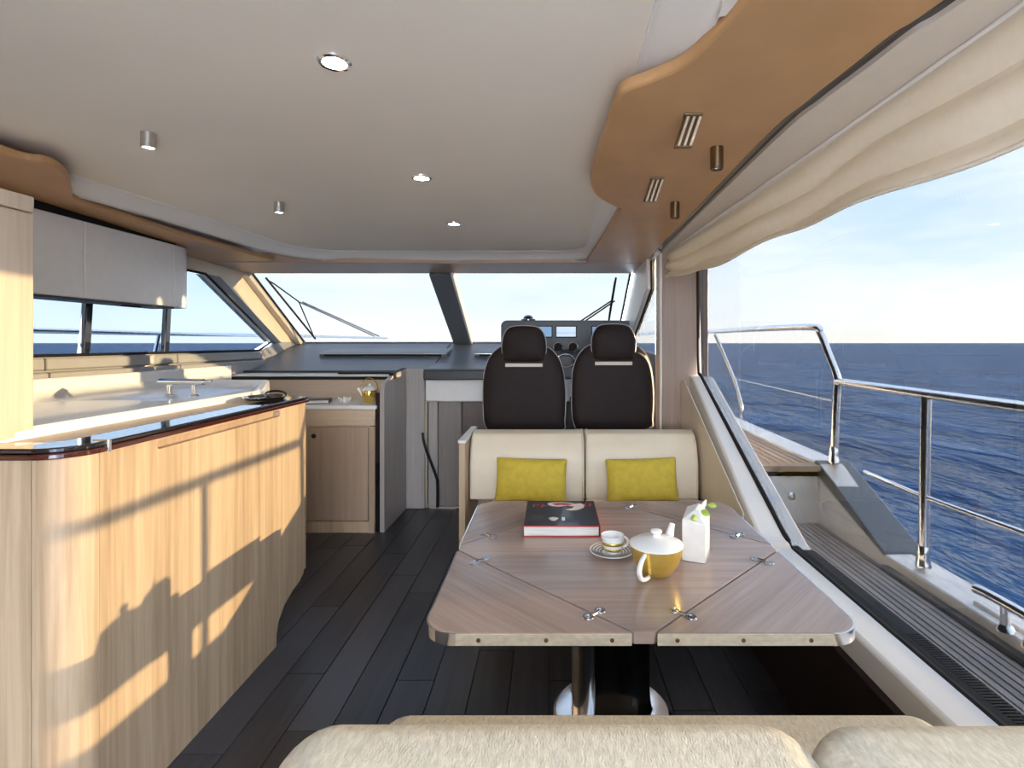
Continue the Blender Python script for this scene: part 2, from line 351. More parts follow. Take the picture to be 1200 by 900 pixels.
obj('seat_side_panel', MB().prism([(2.44, .40), (3.56, .40), (3.56, 1.05), (3.5, 1.06), (2.42, .53)], 'X', .871, .8785), M_CREAM, wr, bevel=.003)
# outside forward of the pillar
obj('forward_side', MB().prism([(3.73, -.5), (5.31, -.5), (5.31, 1.30), (4.75, 1.25), (3.75, 1.22)], 'X', .737, .78), M_GREYW, wr)
obj('front_pillar', MB().prism([(3.80, 1.93), (3.78, 1.68), (4.39, 1.42), (4.80, 1.27), (5.31, 1.30), (4.40, 1.872), (4.38, 1.9)], 'X', .68, .74), M_COVE, wr, bevel=.008)
obj('upper_header', MB().prism([(-1.3, zl(-1.3)-.02), (3.66, zl(3.66)-.02), (3.66, 2.1), (-1.3, 2.2)], 'X', XG-.02, XG+.06), M_WHITE, wr)
obj('forward_header', MB().box(.70, .78, 3.60, 4.42, 1.885, 2.02), M_BEIGE, wr)
# wood faced pillar
obj('wooden_pillar', MB().box(.748, XG+.06, 3.59, 3.72, -.02, zl(3.6)+.04), M_PILLAR, wr, bevel=.006)
obj('pillar_edge', MB().box(.728, .747, 3.57, 3.70, .4, zl(3.6)), M_BEIGE, wr, bevel=.004)
# the big side window
w2 = sgroup('window_2', 'large starboard side window')
obj('pane', MB().prism([(-1.25, .44), (2.2, .44), (3.54, 1.07), (3.585, 1.6), (3.585, 1.93), (-1.25, 2.06)], 'X', XG, XG+.006), M_GLASS, w2, smooth=False)
gp = smoothpath([(XG-.012, -1.2, .459), (XG-.012, 2.0, .459), (XG-.012, 2.22, .480), (XG-.012, 2.5, .61), (XG-.012, 3.45, 1.055), (XG-.012, 3.56, 1.13), (XG-.012, 3.575, 1.5), (XG-.012, 3.575, 1.9)])
obj('window_gasket', MB().tube(gp, .011, 8), M_BLACK, w2)
# helm side window
w3 = sgroup('window_3', 'small starboard window beside the helm')
obj('pane', MB().prism([(3.72, 1.22), (4.74, 1.25), (4.39, 1.42), (3.78, 1.68), (3.79, 1.9), (3.72, 1.9)], 'X', .725, .73), M_GLASSF, w3, smooth=False)
obj('window_gasket', MB().tube([(.715, 3.79, 1.9), (.715, 3.78, 1.68), (.715, 4.39, 1.42), (.715, 4.74, 1.255)], .008, 6), M_BLACK, w3)
# ---- windscreen
def WS(px, py, off=0):
    d = (3.289)/((402-py)/F+.6176); p = P(px, py, d); return p+Vector((0, .525, .85))*off
def wsq(xb0, xb1, xt0, xt1):
    yb, zb, yt, zt = 5.31, 1.31, 4.40, 1.872; o = Vector((0, .003, .005))
    a = [Vector((xb0, yb, zb)), Vector((xb1, yb, zb)), Vector((xt1, yt, zt)), Vector((xt0, yt, zt))]
    return MB().loft([a, [p+o for p in a]])
w4 = sgroup('window_4', 'port half of the windscreen')
obj('pane', wsq(-2.45, -.92, -2.45, -.95), M_GLASSF, w4, smooth=False)
w5 = sgroup('window_5', 'starboard half of the windscreen')
obj('pane', wsq(-.80, .66, -.84, .66), M_GLASSF, w5, smooth=False)
def bar(a, b_, w, th): # a raked post on the screen plane
    mb = MB(); nrm = Vector((0, .525, .85)); a = Vector(a); b_ = Vector(b_); sx = Vector((w/2, 0, 0))
    return mb.loft([[q-sx-nrm*th, q+sx-nrm*th, q+sx+nrm*.02, q-sx+nrm*.02] for q in (a, b_)])
trim_c = struct('trim_1', bar((-.86, 5.33, 1.29), (-.90, 4.36, 1.89), .17, .05), M_GREY, 'dark post between the windscreen halves', bevel=.008)
obj('post_edge', bar((-.775, 5.33, 1.30), (-.80, 4.37, 1.89), .018, .055), M_COVE, trim_c)
struct('trim_2', bar((-2.47, 5.33, 1.29), (-2.48, 4.36, 1.89), .06, .05), M_BEIGE, 'pale corner trim at the port end of the windscreen', bevel=.006)
obj('window_gasket', MB().tube([(-2.43, 5.29, 1.31), (-2.44, 4.39, 1.866)], .008, 6), M_BLACK, w4)
obj('window_gasket', MB().tube([(.655, 5.29, 1.31), (.655, 4.39, 1.866)], .01, 6), M_BLACK, w5)
struct('trim_3', MB().box(-2.5, .75, 5.27, 5.36, 1.24, 1.312), M_GREY, 'grey sill under the windscreen', bevel=.004)
# ---- ceiling
ceil = sgroup('ceiling', 'warm white headliner with a lowered leather border')
inner = [(.36, -1.3), (.29, .3), (.233, 1.3), (.235, 3.0)]
fr = rounded([(.30, -1.3), (.235, 1.2), (.245, 3.84), (-1.76, 3.84), (-1.92, 2.8), (-2.08, 2.1), (-2.15, -1.3)], [0, 1.5, .2, .35, .8, .6, 0], 8)
obj('headliner', MB().prism(fr, 'Z', lambda p: zc(p[1]), lambda p: zc(p[1])+.02), M_CEIL, ceil)
outr = []
cxx, cyy = -.9, 1.3
for i, p in enumerate(fr):
    a = Vector(fr[i-1]) if i else Vector(p); b_ = Vector(fr[(i+1) % len(fr)]) if i < len(fr)-1 else Vector(p)
    tdir = (b_-a).normalized(); nrm = Vector((-tdir.y, tdir.x))
    if nrm.dot(Vector(p)-Vector((cxx, cyy))) < 0: nrm = -nrm
    outr.append((p, nrm))
def covering():
    rings = []
    for k in range(7):
        q = k/6; w = .13*q; dz = .052*(1-math.cos(q*PI/2)) if k else 0
        rings.append([(p[0]+n_.x*w, p[1]+n_.y*w, zc(p[1]+n_.y*w)-dz-(0.0 if k else -.0)) for p, n_ in outr])
    m = len(rings[0]); v = [q for r in rings for q in r]; f = []
    for i in range(6):
        for j in range(m-1): f.append((i*m+j, i*m+j+1, (i+1)*m+j+1, (i+1)*m+j))
    return MB().add(v, f)
obj('cove', covering(), M_COVE, ceil, solid=.004)
obj('cove_bead', MB().tube([(p[0], p[1], zc(p[1])+.002) for p, n_ in outr], .006, 6), M_COVE, ceil)
obj('deckhead', MB().prism([(-2.56, -1.3), (1.06, -1.3), (1.06, 3.7), (.76, 4.38), (-2.56, 4.38)], 'Z', lambda p: zc(p[1])+.022, lambda p: zc(p[1])+.08), M_WHITE, ceil)
# leather panels
black_pts = [U(1106, 0), U(1048, 38), U(1000, 76), U(944, 120), U(888, 169), U(780, 282)]
edge_pts = [U(870, 0), U(838, 38), U(800, 74), U(760, 93), U(733, 103), U(722, 115), U(710, 150), U(695, 195), U(692, 213), U(699, 229), U(723, 243)]
sm = smoothpath([(.52, -1.3, 0)]+[(.43, .7, 0)]+[(p.x, p.y, 0) for p in edge_pts], 5)
poly = [(p.x, p.y) for p in sm]
rgt = [(p.x, p.y) for p in smoothpath([(.92, -1.3, 0), (.88, .55, 0)]+[(p.x, p.y, 0) for p in black_pts]+[(.70, 3.62, 0)], 5)]
u0 = U(723, 243)
main_r = poly + [p for p in reversed(rgt) if p[1] < u0.y]
def inter(y):
    for a, b_ in zip(rgt, rgt[1:]):
        if a[1] <= y <= b_[1]: return a[0]+(b_[0]-a[0])*(y-a[1])/(b_[1]-a[1])
    return .7
main_r = poly+[(inter(u0.y), u0.y)]+[p for p in reversed(rgt) if p[1] < u0.y-.001]
obj('leather_panel', MB().prism(main_r, 'Z', lambda p: zl(p[1])-.006, lambda p: zl(p[1])+.03), M_LEATHER, ceil, bevel=.012, seg=3)
fwd = [(u0.x+.02, u0.y+.006), (u0.x-.01, 3.2), (.262, 3.93), (.70, 3.93), (.69, 3.2), (inter(u0.y), u0.y+.006)]
obj('leather_panel', MB().prism(fwd, 'Z', lambda p: zl(p[1]), lambda p: zl(p[1])+.03), M_LEATHER, ceil, bevel=.006)
obj('headliner_border', MB().prism([(.30, -1.3), (.62, -1.3), (.58, .9), (.50, 1.12), (.36, 1.15), (.345, .9)], 'Z', lambda p: zl(p[1])+.012, lambda p: zl(p[1])+.028), M_COVE, ceil)
# port strip
lft = smoothpath([(-1.84, -1.3, 0), (-1.86, 1.2, 0)]+[(p.x, p.y, 0) for p in (U(0, 178), U(50, 190), U(72, 200), U(82, 213), U(85, 228), U(98, 238), U(200, 272), U(262, 290), U(322, 306))], 5)
obj('leather_panel', MB().prism([(p.x, p.y) for p in lft]+[(-2.5, 3.9), (-2.5, -1.3)], 'Z', lambda p: zl(p[1]), lambda p: zl(p[1])+.03), M_LEATHER, ceil, bevel=.008, seg=3)
fb = [(-2.5, 3.905), (-1.86, 3.905), (-1.6, 3.93), (-.7, 3.96), (.25, 3.935), (.76, 3.935), (.76, 4.40), (-2.5, 4.40)]
obj('front_valance', MB().prism(fb, 'Z', lambda p: zl(p[1])-.0, lambda p: zl(p[1])+.07), M_LEATHERP, ceil, bevel=.006)
# dark groove and soffit by the big window
gr = MB(); L1 = [(p[0], p[1]) for p in rgt]; L2 = [(p[0]+.042, p[1]) for p in rgt]
obj('dark_groove', MB().prism(L1+L2[::-1], 'Z', lambda p: zl(p[1])+.012, lambda p: zl(p[1])+.05), M_GLOSSB, ceil)
obj('window_soffit', MB().prism(L2+[(1.0, 3.62), (1.0, -1.3)], 'Z', lambda p: zl(p[1])-.002, lambda p: zl(p[1])+.05), M_BEIGE, ceil)

wb = sgroup('wall_back', 'unseen aft bulkhead with cockpit opening, plus an added panel blocking aft light')
obj('panel', MB().box(-2.56, -.80, -1.36, -1.30, 0, 2.1), M_OAK_PALE, wb)  # unseen, drawn inboard to keep daylight off the galley end
obj('panel', MB().box(-2.56, -1.22, -.66, -.60, 0, 2.1), M_OAK_PALE, wb)  # added unseen panel, blocks aft light from the island end
obj('panel', MB().box(.95, 1.06, -1.36, -1.30, 0, 2.1), M_WHITE, wb)
# ---- front bulkhead and dashboard (all across)
wf = sgroup('wall_front', 'front bulkhead under the dashboard')
obj('panel', MB().box(-.978, -.893, 4.235, 4.27, 0, .85), M_ASH, wf, bevel=.003)
obj('panel', MB().box(-.888, -.705, 4.240, 4.27, 0, .85), wood('grey brown oak', (0.20, 0.165, 0.15), (0.29, 0.25, 0.23)), wf, bevel=.003)
obj('panel', MB().box(-.70, -.20, 4.245, 4.27, 0, .85), M_DARKDOOR, wf, bevel=.003)
obj('panel', MB().box(-2.5, -.965, 4.235, 4.27, -.05, 1.03), M_OAK_PALE, wf)
obj('panel', MB().box(-.20, .70, 4.245, 4.27, -.05, 1.0), M_DARKDOOR, wf)
obj('threshold', MB().box(-.95, -.25, 4.205, 4.245, 0, .012), M_STEEL, wf, bevel=.002)
obj('white_panel', MB().box(-.98, .69, 4.19, 4.235, .84, 1.015), M_WHITE, wf, bevel=.01)
obj('backing', MB().box(-2.5, .72, 4.27, 4.33, -.1, 1.08), M_GREYD, wf)
dash = thing('dashboard', (-.9, 4.6, 1.0), 'long dark grey dashboard shelf running under the windscreen', 'dashboard')
obj('dashboard_top', MB().prism([(4.12, 1.03), (4.12, 1.10), (4.6, 1.132), (5.28, 1.30), (5.28, 1.2), (4.6, 1.03)], 'X', -.98, .69), M_GREY, dash, bevel=.012, seg=3)
obj('dashboard_top', MB().prism([(4.34, 1.06), (4.34, 1.075), (4.6, 1.132), (5.28, 1.30), (5.28, 1.2), (4.6, 1.03)], 'X', -2.49, -.983), M_GREY, dash, bevel=.012, seg=3)
obj('front_lip', MB().box(-.975, -.30, 4.10, 4.14, 1.018, 1.092), M_GREYD, dash, bevel=.008)
# long vents in the sloped face
def slope(x, y, h): # on the slope, h out of it
    q = (y-4.6)/.68; return Vector((x, y-.24*h, 1.132+q*.168+.97*h))
for (x0, x1) in ((-2.06, -.92), (-.68, -.30)):
    vt = MB(); a = [slope(x0, 4.78, .0), slope(x1, 4.78, .0), slope(x1, 5.0, .0), slope(x0, 5.0, .0)]
    v = [a[0], a[1], a[1]+Vector((0, 0, .035)), a[0]+Vector((0, 0, .035))]; 
    hood = MB().loft([[slope(xx, 4.77, -.01), slope(xx, 4.77, .032), slope(xx, 4.80, .036), slope(xx, 5.06, .004), slope(xx, 5.06, -.01)] for xx in (x0, x0+.02, x1-.02, x1)])
    hb = obj('vent_hood', hood, M_GREY, dash, bevel=.006)
    obj('vent_slot', MB().box(x0+.05, x1-.05, 4.745, 4.775, 1.183, 1.199), M_BLACK, hb)
    obj('vent_lip', MB().box(x0+.01, x1-.01, 4.750, 4.765, 1.202, 1.208), M_STEEL, hb)

# ================================================================== OUTSIDE
sea = MB()
rings = [0, 3, 8, 20, 60, 200, 800, 4000, 20000, 50000]; v = [(0, 0, -1.7)]; f = []; nn_ = 48
for r in rings[1:]: v += [(r*math.cos(2*PI*j/nn_), r*math.sin(2*PI*j/nn_), -1.7) for j in range(nn_)]
for j in range(nn_): f.append((0, 1+j, 1+(j+1) % nn_))
for i in range(len(rings)-2):
    for j in range(nn_): a = 1+i*nn_+j; b_ = 1+i*nn_+(j+1) % nn_; f.append((a, a+nn_, b_+nn_, b_))
struct('sea', sea.add(v, f), msea, 'open blue sea with small waves up to the horizon')
KY = 1.315
deck = sgroup('side_deck', 'weathered teak side deck outside the big window', (1.25, 1.5, .3))
ZD, ZU, XO, YR = .327, .64, 1.447, 2.89
obj('deck_base', MB().box(1.05, XO, -1.3, YR, ZD-.06, ZD-.004), M_CAULK, deck)
obj('deck_base', MB().box(1.05, 1.60, YR, 6.4, ZU-.06, ZU-.004), M_CAULK, deck)
n = 13; w = (XO-1.075)/n
for i in range(n): obj('deck_plank', MB().box(1.075+i*w+.003, 1.075+(i+1)*w-.003, -1.3, YR-.005, ZD-.004, ZD+.003), M_TEAK, deck, bevel=.001, seg=1)
obj('deck_margin', MB().box(1.052, 1.074, -1.3, YR-.005, ZD-.004, ZD+.003), M_TEAK, deck)
n = 11; w = (1.56-1.07)/n
for i in range(n): obj('deck_plank', MB().box(1.07+i*w+.004, 1.07+(i+1)*w-.004, YR+.055, 6.3, ZU-.004, ZU+.003), M_TEAKW, deck, bevel=.001, seg=1)
obj('step_nosing', MB().box(1.06, XO-.002, YR-.035, YR+.05, ZU-.028, ZU+.004), M_TEAKW, deck, bevel=.004)
obj('riser', MB().box(1.05, XO+.01, YR, YR+.03, ZD-.01, ZU-.03), M_WHITE, deck)
bul = sgroup('bulwark', 'white outer edge of the side deck with a grey sloping cap', (1.5, 1.5, .3))
ZB = .385
obj('bulwark_inside', MB().prism([(-1.3, .0), (-1.3, ZB), (2.32, ZB), (2.87, ZU+.01), (6.4, ZU+.03), (6.4, 0)], 'X', XO, 1.57), M_WHITE, bul, bevel=.008)
obj('grey_cap', MB().prism([(2.31, ZB-.015), (2.32, ZB+.008), (2.42, ZB+.055), (2.90, ZU+.02), (2.93, ZU+.02), (2.93, ZU-.05)], 'X', XO-.003, 1.625), M_GREYP, bul, bevel=.006)
obj('cap_strip', MB().box(XO-.03, XO+.012, -1.3, 2.3, ZD+.0, ZD+.022), M_GREYP, bul, bevel=.004)
obj('bulwark_cap', MB().box(XO+.035, 1.60, -1.3, 1.88, ZB-.01, ZB+.014), M_WHITE, bul, bevel=.006)
obj('hull_side', MB().prism([(-1.3, -1.9), (-1.3, ZB-.01), (2.33, ZB-.01), (2.9, ZU), (6.4, ZU+.03), (7.2, -1.9)], 'X', 1.565, 1.615), M_WHITE, bul)
# fore deck in front of the windscreen
struct('foredeck', MB().prism([(-3.3, 5.36), (1.57, 5.36), (1.2, 8.5), (-.9, 11), (-3.0, 8.5)], 'Z', .55, lambda p: 1.15-.03*(p[1]-5.36)), M_WHITE, 'white fore deck ahead of the windscreen', bevel=.02)
# courtesy light on the riser
p = P(927, 581, YR); cl = thing('courtesy_light', (p.x, YR, p.z-.02), 'small round chrome courtesy light in the white deck step', 'light')
mb = MB().lathe([(.016, 0), (.022, .004), (.022, .008), (.014, .012)], (0, 0, 0), 20); mb.xform(Matrix.Translation((p.x, YR, p.z)) @ Matrix.Rotation(PI/2, 4, 'X')); obj('bezel', mb, M_CHROME, cl)
mb = MB().lathe([(.011, .01), (.006, .014)], (0, 0, 0), 16); mb.xform(Matrix.Translation((p.x, YR, p.z)) @ Matrix.Rotation(PI/2, 4, 'X')); obj('lens', mb, M_PORC, cl)
# guard rail
XR = 1.51
rail = thing('guard_rail', (XR, 2.1, ZB), 'polished steel guard rail with tall posts along the starboard side deck', 'railing')
zt = 1.094; R_ = .019
p1b = Vector((1.52, 2.87, ZU+.02)); p1t = Vector((1.535, 2.865, 1.10)); pk = P(961, 384, 2.99); pf = P(832, 388.5, 4.75)
obj('upper_rail', MB().tube(smoothpath([p1b, p1b.lerp(p1t, .5), p1t-Vector((0, 0, .06)), p1t+Vector((0, 0, .02)), p1t.lerp(pk, .5), pk-Vector((0, -.0, .03)), pk+Vector((-.02, .07, .005)), pk.lerp(pf, .5)+Vector((0, 0, .006)), pf, Vector((1.3, 5.6, 1.42)), Vector((.9, 7.5, 1.4))], 8), R_), M_RAIL, rail)
obj('top_rail', MB().tube([(1.535, 2.865, zt), (XR, 2.15, zt), (XR, 1.0, zt+.0), (XR, -.8, zt)], R_+.001), M_RAIL, rail)
for nm, a, b_ in (('post', (XR-.012, 2.15, ZB), (XR, 2.15, zt)), ('post', (XR, .55, ZB), (XR, .55, zt))):
    po = obj(nm, MB().tube([a, b_], R_), M_RAIL, rail)
    obj('post_base', MB().lathe([(.029, 0), (.029, .012), (.026, .02), (.024, .05), (.020, .085), (.018, .09)], (a[0], a[1], ZB+.012), 20), M_CHROME, po)
obj('post_base', MB().lathe([(.029, 0), (.029, .012), (.026, .02), (.024, .05), (.020, .085), (.018, .09)], (p1b.x, p1b.y, p1b.z-.004), 20), M_CHROME, rail)
a = P(838, 392, 4.65); b_ = P(869, 476, 4.45)
obj('post', MB().tube(smoothpath([a, a.lerp(b_, .6)+Vector((.02, 0, 0)), b_, b_-Vector((0, 0, .1))], 5), .015), M_CHROME, rail)
obj('middle_rail', MB().tube([(XR+.03, 2.62, P(1008, 553, 2.62).z), (XR-.004, 2.15, CAM_Z-(583-402)/F*2.15), (XR, 1.0, .94-.22), (XR, .0, .70)], .010), M_CHROME, rail)
obj('wire', MB().tube([P(862, 444, 4.5), P(975, 470, 2.86)], .005, 6), M_STEEL, rail)
# mooring cleat
cz = ZB+.014; ca = G(1193, 748, cz); cleat = thing('mooring_cleat', ca, 'polished steel mooring cleat on the white bulwark cap, cut by the picture edge', 'cleat')
yc = ca.y
obj('horn', MB().tube(smoothpath([(ca.x, yc+.17, cz+.075), (ca.x, yc+.10, cz+.083), (ca.x, yc-.10, cz+.083), (ca.x, yc-.17, cz+.075)], 4), [.008]+[.016]*11+[.008], 12), M_CHROME, cleat)
for s_ in (-.045, .045): obj('foot', MB().lathe([(.026, 0), (.024, .008), (.014, .02), (.013, .08)], (ca.x, yc+s_, cz), 16), M_CHROME, cleat)
# port outside rail seen through the side window
prl = thing('port_guard_rail', (-3.1, 3, .9), 'steel guard rail seen beyond the port side windows', 'railing')
zr = CAM_Z+(402-390)/F*(3.05/(645-150)*F)
obj('top_rail', MB().tube([(-3.05, .5, zr), (-3.05, 4.6, zr), (-2.9, 6.8, zr+.01), (-2.5, 8.2, zr)], .016), M_CHROME, prl)
for (yy) in (3.95, 5.75): obj('post', MB().tube([(-3.05, yy, .6), (-3.05, yy+.22, zr)], .014), M_CHROME, prl)
struct('port_deck', MB().box(-3.15, -2.57, -1.3, 5.36, .3, .5), M_WHITE, 'white side deck beyond the port windows')
# wipers
def wiper(nm, pts_b, pts_a, lab):
    a = WS(*pts_b[0], off=.03); w_ = thing(nm, a, lab, 'wiper', 'windscreen wipers')
    b0 = WS(*pts_b[0], off=.02); b1 = WS(*pts_b[1], off=.02); c0 = WS(*pts_b[0], off=.05).lerp(WS(*pts_b[1], off=.05), .12); c1 = WS(*pts_b[0], off=.05).lerp(WS(*pts_b[1], off=.05), .88)
    mid = WS(*pts_a[0], off=.07)
    obj('blade', MB().tube([b0, b1], .009, 6), M_BLACK, w_)
    obj('frame', MB().tube([b0.lerp(b1, .03), c0, mid, c1, b0.lerp(b1, .97)], .006, 6), M_BLACK, w_)
    e = WS(*pts_a[1], off=.04); sx = Vector((.03, 0, .0))
    obj('arm', MB().tube([mid, e], .007, 6), M_STEEL if pts_a[1][0] < 500 else M_BLACK, w_); obj('arm', MB().tube([mid+sx, e+sx*1.5], .007, 6), M_STEEL if pts_a[1][0] < 500 else M_BLACK, w_)
    return w_
wiper('windscreen_wiper', ((311, 328), (369, 399)), ((348, 361), (438, 398)), 'long wiper with pale double arm on the port windscreen')
wiper('windscreen_wiper', ((722, 328), (713, 382)), ((717, 360), (672, 386)), 'dark upright wiper on the starboard windscreen behind the helm screens')

struct('cockpit_bounce_floor', MB().box(-3.1, 1.6, -5.2, -1.3, -.10, -.01), M_WHITE, 'unseen white cockpit floor, added to bounce daylight into the saloon')  # out of view, added to bounce daylight into the saloon

# ================================================================== CEILING FITTINGS
for i, (px, py, lab) in enumerate(((392, 72, 'largest round recessed downlight, nearest in the headliner'), (494, 208, 'middle recessed downlight of the row of three'), (532, 262, 'smallest, farthest recessed downlight near the windscreen'))):
    d = (2.10-CAM_Z)/((402-py)/F+.036); c = P(px, py, d)
    t0 = thing('downlight', c, lab, 'light', 'recessed ceiling downlights')
    obj('bezel', MB().lathe([(.030, .004), (.032, -.006), (.040, -.008), (.044, -.004), (.045, .004)], c, 32), M_CHROME, t0)
    obj('lens', MB().lathe([(.030, -.002), (.001, -.003)], c+Vector((0, 0, -.002)), 24), M_LAMP, t0)
for i, (px, py, lab) in enumerate(((174, 156, 'nearer grey cylinder spotlight hanging under the headliner, on the left'), (327, 237, 'farther grey cylinder spotlight hanging under the headliner'))):
    d = (2.10-CAM_Z)/((402-py)/F+.036); c = P(px, py, d); t0 = thing('cylinder_spotlight', c, lab, 'light', 'grey ceiling spotlights')
    obj('body', MB().lathe([(.02, .004), (.024, 0), (.024, -.052), (.022, -.054), (.018, -.050)], c, 24), M_STEEL, t0)
    obj('lens', MB().lathe([(.018, -.050), (.001, -.051)], c, 20), M_LAMP, t0)
for (px, py, r, h, lab) in ((840, 171, .022, .078, 'larger bronze cylinder spotlight under the tan leather panel'), (791, 236, .021, .075, 'smaller bronze cylinder spotlight by the dark groove, farther forward')):
    c = U(px, py); t0 = thing('bronze_spotlight', c, lab, 'light', 'bronze spotlights under the leather panel')
    obj('body', MB().lathe([(r*.8, .002), (r, 0), (r, -h), (r*.9, -h-.002), (r*.7, -h+.003)], c, 24), M_BRONZE, t0)
    obj('lens', MB().lathe([(r*.7, -h+.002), (.001, -h)], c, 16), M_CHROME, t0)
for (px, py, lab) in ((812, 132, 'larger ribbed glass ceiling lamp under the tan leather panel'), (770, 207, 'smaller ribbed glass ceiling lamp, farther forward under the leather')):
    c = U(px, py); t0 = thing('ribbed_lamp', c, lab, 'light', 'ribbed glass lamps under the leather panel')
    obj('cap', MB().box(c.x-.027, c.x+.027, c.y-.014, c.y+.014, c.z-.012, c.z-.003), M_BRONZE, t0, bevel=.003)
    for q in range(6): obj('glass_rod', MB().tube([(c.x-.022+q*.0088, c.y, c.z-.012), (c.x-.052+q*.0088, c.y, c.z-.10)], .0042, 8), M_BAND if q % 2 else M_BRONZE, t0)
    obj('bottom_cap', MB().box(c.x-.055, c.x-.005, c.y-.008, c.y+.008, c.z-.103, c.z-.099), M_BRONZE, t0)

# ================================================================== SHADE
sh = thing('roman_shade', (.9, 2, 1.9), 'gathered cream cloth shade drawn up along the top of the big window', 'shade')
def shp(u, v):
    d = 3.50-u*3.9
    X0 = .775+(.955-.775)*min(1, (3.5-d)/2.4)
    hem = 1.705+.016*math.sin(d*4.1+.6)+.008*math.sin(d*9.3)+.03*max(0, (1.5-d))
    z0 = zl(d)-.004; z = z0+(hem-z0)*v
    b_ = .020*math.sin(v*PI*2.6-.3+.5*math.sin(d*2.1))*v**.3+.010*math.sin(d*6+v*5)*v
    X = X0+.02*v-abs(b_)*1.6
    if u < .03: X += .0
    z += .010*math.sin(d*5+v*3)*v
    return Vector((X, d, z))
obj('cloth', MB().grid(shp, 120, 26), M_SHADE, sh, solid=.004)
obj('hem_bar', MB().tube([shp(i/60, 1.0) for i in range(61)], .007, 8), M_SHADE, sh)
obj('rail', MB().tube([shp(i/30, 0)+Vector((.0, 0, -.006)) for i in range(31)], .009, 8), M_COVE, sh)

# ================================================================== GALLEY
def wall_prof(): return rounded([(1.30, 0)], 0)
XF = -1.173
isl = thing('galley_island', (-1.4, 1.9, 0), 'light oak galley island with rounded corner and dark glossy edge, lit by low sun', 'cabinet')
prof = [(1.392, 0), (2.29, 0), (2.292, .05), (2.31, .10), (2.36, .145), (2.44, .175), (2.50, .185), (2.54, .205), (2.552, .24), (2.552, 1.015), (1.392, 1.015)]
fp = obj('front_panel', MB().prism(prof, 'X', XF-.03, XF), M_OAK, isl)
# recessed finger grip cut into the panel
cut = MB().prism(rounded([(1.595, .982), (2.32, .982), (2.32, 1.009), (1.595, 1.009)], .013, 5), 'X', XF-.05, XF+.02)
co = obj('cut', cut, M_OAK); co.location = Vector((0, 0, 0))
co.data.transform(Matrix.Translation(-isl.location)); co.parent = isl
bo = fp.modifiers.new('cut', 'BOOLEAN'); bo.operation = 'DIFFERENCE'; bo.object = co; bo.solver = 'EXACT'
bpy.context.view_layer.update()
dg = bpy.context.evaluated_depsgraph_get(); nm = bpy.data.meshes.new_from_object(fp.evaluated_get(dg)); fp.modifiers.clear(); fp.data = nm
for pl in nm.polygons: pl.use_smooth = False
bpy.data.objects.remove(co)
obj('finger_grip', MB().box(XF-.045, XF-.026, 1.55, 2.36, .975, 1.013), M_CABIN, isl)  # darker oak behind the slot puts the recess shade into the colour
arc = [(-1.262+.089*math.sin(a), 1.391-.089*math.cos(a)) for a in (PI/2*i/10 for i in range(11))]  # from aft face round to the front
arci = [(-1.262+.059*math.sin(a), 1.391-.059*math.cos(a)) for a in (PI/2*i/10 for i in range(11))]
obj('corner_panel', MB().prism(arc+arci[::-1], 'Z', 0, 1.015), M_OAK, isl)
obj('end_panel', MB().box(-2.44, -1.264, 1.302, 1.33, 0, 1.015), M_OAK, isl)
obj('carcass', MB().box(-1.85, XF-.047, 1.40, 2.52, .22, .99), M_OAK_PALE, isl)
obj('plinth', MB().box(-1.80, XF-.06, 1.40, 2.25, 0, .22), M_BLACK, isl)
obj('back_panel', MB().box(XF-.25, XF-.002, 2.5525, 2.57, .22, 1.015), M_OAK, isl)
# top edge: red-black lacquer moulding, following the rounded front
edge = [(-2.44, 1.288)]+[(-1.262+.101*math.sin(a), 1.389-.101*math.cos(a)) for a in (PI/2*i/10 for i in range(11))]+[(XF+.012, 2.575)]
inn = [(-1.27, 2.575), (-1.27, 1.42), (-1.30, 1.38), (-2.44, 1.36)]
obj('lacquer_edge', MB().prism(edge+inn, 'Z', 1.016, 1.030), M_MAHOG, isl, bevel=.003)
e2 = [(-2.44, 1.292)]+[(-1.262+.097*math.sin(a), 1.389-.097*math.cos(a)) for a in (PI/2*i/10 for i in range(11))]+[(XF+.008, 2.572)]
obj('glossy_top', MB().prism(e2+inn, 'Z', 1.0305, 1.044), M_GLOSSB, isl, bevel=.004, seg=3)
obj('oak_counter', MB().box(-1.42, -1.271, 1.361, 2.56, 1.016, 1.040), M_OAK_H, isl, bevel=.002)
for c in (Vector((-1.19, 1.41, 1.04)),):
    obj('chrome_joint', MB().box(XF-.03, XF+.013, c.y-.006, c.y+.006, 1.014, 1.047), M_CHROME, isl, bevel=.002)
# white worktop with the long sink
wt = thing('sink_worktop', (-1.9, 2.2, 1.016), 'white moulded worktop with a long shallow sink beside the oak island', 'worktop')
wo = rounded([(-1.425, 1.36), (-1.405, 2.62), (-1.76, 3.36), (-2.44, 3.36), (-2.44, 1.36)], [.03, .12, .12, .02, .02], 5)
def inset(poly, w):
    c = Vector((sum(p[0] for p in poly)/len(poly), sum(p[1] for p in poly)/len(poly))); o = []
    for p in poly:
        dv = c-Vector(p); o.append((p[0]+w*(1 if dv.x > 0 else -1)*min(1, abs(dv.x)/.2), p[1]+w*(1 if dv.y > 0 else -1)*min(1, abs(dv.y)/.4)))
    return o
z1 = 1.070
i1 = inset(wo, .035); i2 = inset(wo, .06)
rg = MB().loft([[(p[0], p[1], 1.0) for p in wo], [(p[0], p[1], z1-.008) for p in wo], [(p[0], p[1], z1) for p in inset(wo, .007)], [(p[0], p[1], z1) for p in i1], [(p[0], p[1], z1-.035) for p in i2], [(p[0], p[1], z1-.045) for p in inset(wo, .08)]])
obj('moulded_top', rg, M_WHITE, wt)
obj('sink_lid', MB().box(-2.20, -1.56, 1.50, 2.02, z1-.044, z1-.030), M_WHITE, wt, bevel=.004)
